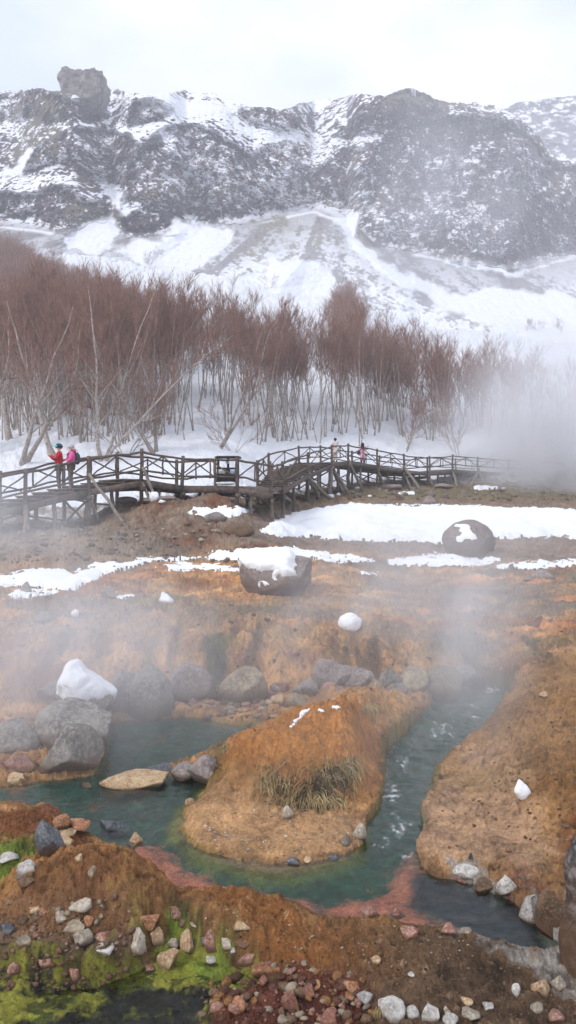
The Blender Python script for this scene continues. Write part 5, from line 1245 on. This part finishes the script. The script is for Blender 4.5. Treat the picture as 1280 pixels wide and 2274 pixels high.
# put the two on their steps and facing left along the walk
def at_px(P, Q, px, s, i0=0):
    best = None
    for i in range(i0, len(P) - 1):
        for t in np.linspace(0, 1, 60):
            p = on_deck(P, Q, i, t, s); e = abs(CX + F * p[0] / p[1] - px)
            if best is None or e < best[0]: best = (e, p, i, t)
    return best[1]
p1 = at_px(A_[:4], AF[:4], 131, .60) ; p2 = at_px(A_[:4], AF[:4], 158, .45)
prs = person(p1 + [0, 0, .02], R(200), 'person in a red jacket and teal ski helmet with blue goggles holding a phone', 1.74,
    (((.12, .24, 1.17), (.30, .10, 1.30)), ((.10, -.26, 1.15), (.30, -.06, 1.28))), (188, 24, 52), extra=helm, trousers=(74, 58, 54))
ph = MB(); ph.box((0, 0, 0), (.012, .078, .155)); c_, s_ = math.cos(R(200)), math.sin(R(200)); q = np.array([.40, .02, 1.36]) * 1.74 / 1.7
phone = ph.build('phone', m_ink, None); phone.location = (p1[0] + q[0] * c_ - q[1] * s_, p1[1] + q[0] * s_ + q[1] * c_, p1[2] + q[2]); phone.rotation_euler = (0, .2, R(200)); phone['label'] = 'black phone held up by the person in red'; phone['category'] = 'phone'
person(p2 + [0, 0, .02], R(205), 'person in a bright pink jacket and pale knitted hat with a grey backpack', 1.66,
    (((.06, .24, 1.14), (.26, .30, 1.02)), ((.10, -.25, 1.12), (.30, -.16, 1.0))), (232, 98, 160), extra=bobble, trousers=(92, 76, 66), gloves=(222, 214, 218))
p3 = at_px(B_[2:5], BF[2:5], 745, .6); p4 = at_px(B_[2:6], BF[2:6], 806, .6)
person(p3 + [0, 0, .02], R(110), 'person in a cream coat seen from behind on the far boardwalk', 1.62, (((.0, .25, 1.16), (.10, .24, .94)), ((.16, -.22, 1.2), (.3, -.06, 1.3))), (214, 200, 196), hair=((28, 22, 26), 0.0), coat=.28, trousers=(206, 190, 192))
person(p4 + [0, 0, .02], R(75), 'person with long black hair in a long pink coat with a dark shoulder bag', 1.64, (((-.02, .25, 1.14), (.06, .26, .92)), ((.14, -.28, 1.22), (.22, -.34, 1.44))), (222, 166, 186), hair=((22, 18, 24), .26), coat=.52, trousers=(60, 50, 56), extra=bag)

# ------------------------------------------------------------------ rock tower on the crest
V, Fc = ico(6); V = V.copy(); s_ = np.abs(V).max(1, keepdims=True); V = V * .25 + V / s_ * .75
V[:, 2] = np.minimum(V[:, 2], .72 + .12 * fbm3(V[:, :2] @ np.array([[3., 0, 0], [0, 3., 0]]) + 3, 3, 5)) 
V[:, :2] *= (1 + .10 * V[:, 2] + .06 * fbm3(V * [1.5, 1.5, 3], 3, 2))[:, None]
V += (V / np.linalg.norm(V, axis=1)[:, None]) * (.09 * fbm3(V * [5, 5, 1.6], 4, 8) + .06 * fbm3(V * [14, 14, 8], 3, 4))[:, None]
tx, ty, tz = mount_pt(178, 214); sc_ = ty / F
V = (V - (V.max(0) + V.min(0)) / 2) / (V.max(0) - V.min(0)) * [106 * sc_, 90 * sc_, 72 * sc_]
V[:, 2] += 7 * sc_ * np.exp(-((V[:, 0] + 28 * sc_) / (9 * sc_)) ** 2) * (V[:, 2] > 0)
m_tow = mat_simple('crest_rock', tuple(lin((136, 130, 122))), tuple(lin((84, 78, 78))), .95, .5, 6, .8, .8, lo=.4, hi=.6)
o = link('rock_tower', mesh_np('rock_tower', V, Fc), m_tow, loc=(tx, ty + 30 * sc_, tz + 24 * sc_)); o['label'] = 'square grey rock tower standing alone on the mountain crest at the left'; o['category'] = 'rock tower'
# ------------------------------------------------------------------ dry grass
m_straw = mat_simple('dry_grass', tuple(lin((190, 168, 122))), tuple(lin((128, 108, 74))), .9, 4, 3, 0)
m_grn = mat_simple('dark_grass', tuple(lin((84, 80, 54))), tuple(lin((52, 50, 36))), .9, 4, 3, 0)
def tuft(name, label, px0, px1, r0, r1, n, L, mat, seed, drx=0, wid=.0038):
    r = np.random.default_rng(seed); mb = MB(); 
    for i in range(n):
        cl_ = r.integers(5); g_ = np.random.default_rng(seed * 7 + cl_).random(2); p = hit(px0 + (px1 - px0) * np.clip((g_[0] if seed < 3 else .5) + r.normal() * .16, 0, 1), r0 + (r1 - r0) * np.clip((g_[1] if seed < 3 else .5) + r.normal() * .16, 0, 1)); a = r.uniform(-1.2, 1.2); d = np.array([math.sin(a) + drx, -math.cos(a) * .8, 0]); l = L * r.uniform(.25, 1.3)
        k_ = r.uniform(.4, 1.2); P = [p - [0, 0, .01], p + d * l * .22 + [0, 0, l * .24 * k_], p + d * l * .5 + [0, 0, l * .10 * k_], p + d * l * .72 + [0, 0, -l * .38]]
        mb.tube(P, [wid, wid, wid * .8, wid * .25], 3, False)
    o = mb.build(name, mat, smooth=True); o['label'] = label; o['category'] = 'grass'; return o
tuft('grass_tuft', 'big dry grass tuft hanging down the front of the island mound', 580, 785, 1685, 1785, 640, .22, m_straw, 1)
tuft('grass_tuft', 'dark green grass under the dry tuft on the front of the mound', 580, 780, 1705, 1795, 420, .15, m_grn, 2)
tuft('grass_tuft', 'dry grass tuft at the left shoulder of the mound', 474, 516, 1650, 1672, 130, .26, m_straw, 3)
tuft('grass_tuft', 'dark tuft below the dry one on the left shoulder of the mound', 440, 500, 1680, 1720, 140, .14, m_grn, 4)
tuft('grass_tuft', 'low brown straw lying behind the island crest', 790, 850, 1560, 1590, 200, .12, m_straw, 5)
tuft('grass_tuft', 'small straw tuft among the white stones at the bottom edge', 838, 846, 2240, 2252, 60, .10, m_straw, 6)
tw = MB()
for a, b in (((640, 1690), (560, 1770)), ((600, 1815), (690, 1800)), ((470, 1850), (545, 1880)), ((520, 1622), (545, 1650))):
    A0, B0 = hit(*a), hit(*b); tw.tube([A0 + [0, 0, .01], (A0 + B0) / 2 + [0, 0, .03], B0 + [0, 0, .01]], [.005, .004, .002], 4)
o = tw.build('fallen_twigs', m_bark); o['label'] = 'few thin dead twigs lying on the island mound and apron'; o['category'] = 'twigs'

# ------------------------------------------------------------------ the dark trunk cut by the right edge
m_lich = mat_rock('dark_lichened_bark', (84, 78, 78), (50, 46, 48), (150, 146, 142), 3, .95, .1, 1, .02)
tp_ = [(1292, 2150), (1275, 2080), (1282, 2000), (1278, 1930), (1300, 1870), (1318, 1800), (1325, 1700)]
D_ = 4.95; tr = empty('tree_trunk', tuple(wp(1290, 2150, D_) - [0, 0, .1]), label='dark leaning trunk with pale lichen cut by the right edge', category='tree trunk')
P = np.array([wp(x + 18, y_, D_) for x, y_ in tp_]); P[0, 2] -= .1
m = MB(); t = np.linspace(0, 1, 40); T = np.linspace(0, 1, len(P)); Q = np.stack([np.interp(t, T, P[:, j]) for j in range(3)], 1); Q = np.array([np.convolve(np.pad(Q[:, j], 3, 'edge'), np.ones(7) / 7, 'valid') for j in range(3)]).T
rr = np.interp(t, [0, .15, .35, .5, .6, .75, 1], [.17, .15, .115, .13, .12, .10, .09]); m.tube(Q, rr, 36); V = np.concatenate(m.V); c0 = np.repeat(Q, 36, 0); nv = V - c0; nv /= np.linalg.norm(nv, axis=1)[:, None]
V = V + nv * (.018 * fbm3(V * [9, 9, 2.5], 4, 3) + .008 * fbm3(V * [40, 40, 9], 3, 5))[:, None]; d = {}
for a in m.Fs: d.setdefault(a.shape[1], []).append(a)
link('trunk', mesh_np('trunk', V - np.array(tr.location), [np.concatenate(v) for v in d.values()]), m_lich, tr)
m = MB(); b0 = Q[22]; m.tube([b0, b0 + [-.02, .05, .12], b0 + [.10, .1, .3]], [.05, .04, .03], 12); link('branch_stub', mesh_np('branch_stub', np.concatenate(m.V) - np.array(tr.location), [f for f in m.Fs]), m_lich, tr)
# ------------------------------------------------------------------ camera, light, sky, air
cam = bpy.data.cameras.new('camera'); co = bpy.data.objects.new('camera', cam); COL.objects.link(co)
co.location = (0, 0, CAMZ); co.rotation_euler = (R(90), 0, 0)
cam.sensor_fit = 'HORIZONTAL'; cam.sensor_width = 36; cam.lens = 36 * F / 1280; cam.clip_start = .05; cam.clip_end = 5000
SC.camera = co
SUN_EL, SUN_AZ = 40, -50            # high, from behind-left
w = bpy.data.worlds.new('World'); SC.world = w; w.use_nodes = True; nt = w.node_tree; nt.nodes.clear()
wo = nt.nodes.new('ShaderNodeOutputWorld'); bg = nt.nodes.new('ShaderNodeBackground'); sky = nt.nodes.new('ShaderNodeTexSky')
sky.sky_type = 'NISHITA'; sky.sun_disc = False; sky.sun_elevation = R(SUN_EL); sky.sun_rotation = R(200); sky.air_density = 1.0; sky.dust_density = 1.5
tc = nt.nodes.new('ShaderNodeTexCoord'); mp = nt.nodes.new('ShaderNodeMapping'); mp.inputs['Scale'].default_value = (1.0, 1.0, 2.2)
mp.inputs['Location'].default_value = (.35, 0, .2)
nt.links.new(tc.outputs['Generated'], mp.inputs[0])
nz = noise(nt, 2.6, 5, .5, vec=mp.outputs[0])
cl = ramp(nt, nz, [(.40, (.0,)), (.60, (1,))])
mul = mixc(nt, cl, (.68, .765, .98), (1.0, 1.0, 1.0))                     # thin blue gaps in a bright cloud sheet
skm = nt.nodes.new('ShaderNodeVectorMath'); skm.operation = 'SCALE'; nt.links.new(sky.outputs[0], skm.inputs[0]); skm.inputs['Scale'].default_value = .10
cst = nt.nodes.new('ShaderNodeVectorMath'); cst.operation = 'SCALE'; nt.links.new(mul, cst.inputs[0]); cst.inputs['Scale'].default_value = SKYL
mixs = mixc(nt, .12, cst.outputs[0], skm.outputs[0])
nt.links.new(mixs, bg.inputs[0]); bg.inputs[1].default_value = 1.0; nt.links.new(bg.outputs[0], wo.inputs[0])
sl = bpy.data.lights.new('sun', 'SUN'); sl.energy = 1.5; sl.angle = R(12); sl.color = (1, .965, .92)
so = bpy.data.objects.new('sun', sl); COL.objects.link(so)
d = Vector((math.sin(R(SUN_AZ)) * math.cos(R(SUN_EL)), -math.cos(R(SUN_AZ)) * math.cos(R(SUN_EL)), math.sin(R(SUN_EL))))
so.rotation_euler = d.to_track_quat('Z', 'Y').to_euler(); so.location = (0, 0, 60)
SC.view_settings.view_transform = 'Standard'; SC.view_settings.look = 'None'; SC.view_settings.exposure = EXPO; SC.view_settings.gamma = 1

def volmat(name, dens, col=(1, 1, 1), aniso=.0):
    m = bpy.data.materials.new(name); m.use_nodes = True; t = m.node_tree; t.nodes.clear()
    o = t.nodes.new('ShaderNodeOutputMaterial'); v = t.nodes.new('ShaderNodeVolumePrincipled')
    v.inputs['Color'].default_value = (*col, 1); v.inputs['Density'].default_value = dens; v.inputs['Anisotropy'].default_value = aniso
    t.links.new(v.outputs[0], o.inputs['Volume']); return m, t, v
if HAZE:
    hm, _, _ = volmat('haze_air', HAZE, (.92, .94, 1.0))
    hb = MB(); hb.box((0, 330, 118), (1500, 800, 250)); ho = hb.build('haze', hm, kind='stuff')
def steam(cx_, cy_, cz_, rx, ry, rz, dens, seed, scale=2.2, thr=.42, label='', flat=1.0, sx=1, stretch=(1, 1, 1)):
    m, t, v = volmat('steam_%d' % seed, 0, (.97, .97, 1.0), .1)
    tc = t.nodes.new('ShaderNodeTexCoord'); ln = t.nodes.new('ShaderNodeVectorMath'); ln.operation = 'LENGTH'
    t.links.new(tc.outputs['Object'], ln.inputs[0])
    mp = t.nodes.new('ShaderNodeMapping'); mp.inputs['Location'].default_value = (seed * 3.1, seed * 1.7, seed * .9); mp.inputs['Scale'].default_value = (rx, ry, rz * .75)
    t.links.new(tc.outputs['Object'], mp.inputs[0])
    n = noise(t, scale, 5, .62, vec=mp.outputs[0]); n.node.inputs['Distortion'].default_value = 1.0
    mr = t.nodes.new('ShaderNodeMapRange'); mr.interpolation_type = 'SMOOTHSTEP'
    mr.inputs['From Min'].default_value = thr; mr.inputs['From Max'].default_value = thr + .40; t.links.new(n, mr.inputs[0])
    fo = t.nodes.new('ShaderNodeMapRange'); fo.interpolation_type = 'SMOOTHSTEP'; fo.inputs['From Min'].default_value = 1.0; fo.inputs['From Max'].default_value = .1
    t.links.new(ln.outputs['Value'], fo.inputs[0])
    a = t.nodes.new('ShaderNodeMath'); a.operation = 'MULTIPLY'; t.links.new(mr.outputs[0], a.inputs[0]); t.links.new(fo.outputs[0], a.inputs[1])
    b = t.nodes.new('ShaderNodeMath'); b.operation = 'MULTIPLY'; t.links.new(a.outputs[0], b.inputs[0]); b.inputs[1].default_value = dens
    t.links.new(b.outputs[0], v.inputs['Density'])
    me = bpy.data.meshes.new('steam'); bm = bmesh.new(); bmesh.ops.create_icosphere(bm, subdivisions=3, radius=1.0)
    bm.to_mesh(me); bm.free()
    o = link('steam', me, m, loc=(cx_, cy_, cz_)); o.scale = (rx, ry, rz); o['kind'] = 'stuff'; o['label'] = label; o['category'] = 'steam'
    return o
if STEAM:
    for a in STEAMS: steam(*a[:-1], label=a[-1])
cy = SC.cycles
cy.use_denoising = True; cy.denoiser = 'OPENIMAGEDENOISE'; cy.volume_bounces = 2; cy.max_bounces = 8; cy.diffuse_bounces = 3; cy.glossy_bounces = 3; cy.transparent_max_bounces = 12
cy.volume_step_rate = 1.0; cy.volume_max_steps = 64; cy.use_adaptive_sampling = True; cy.adaptive_threshold = .02
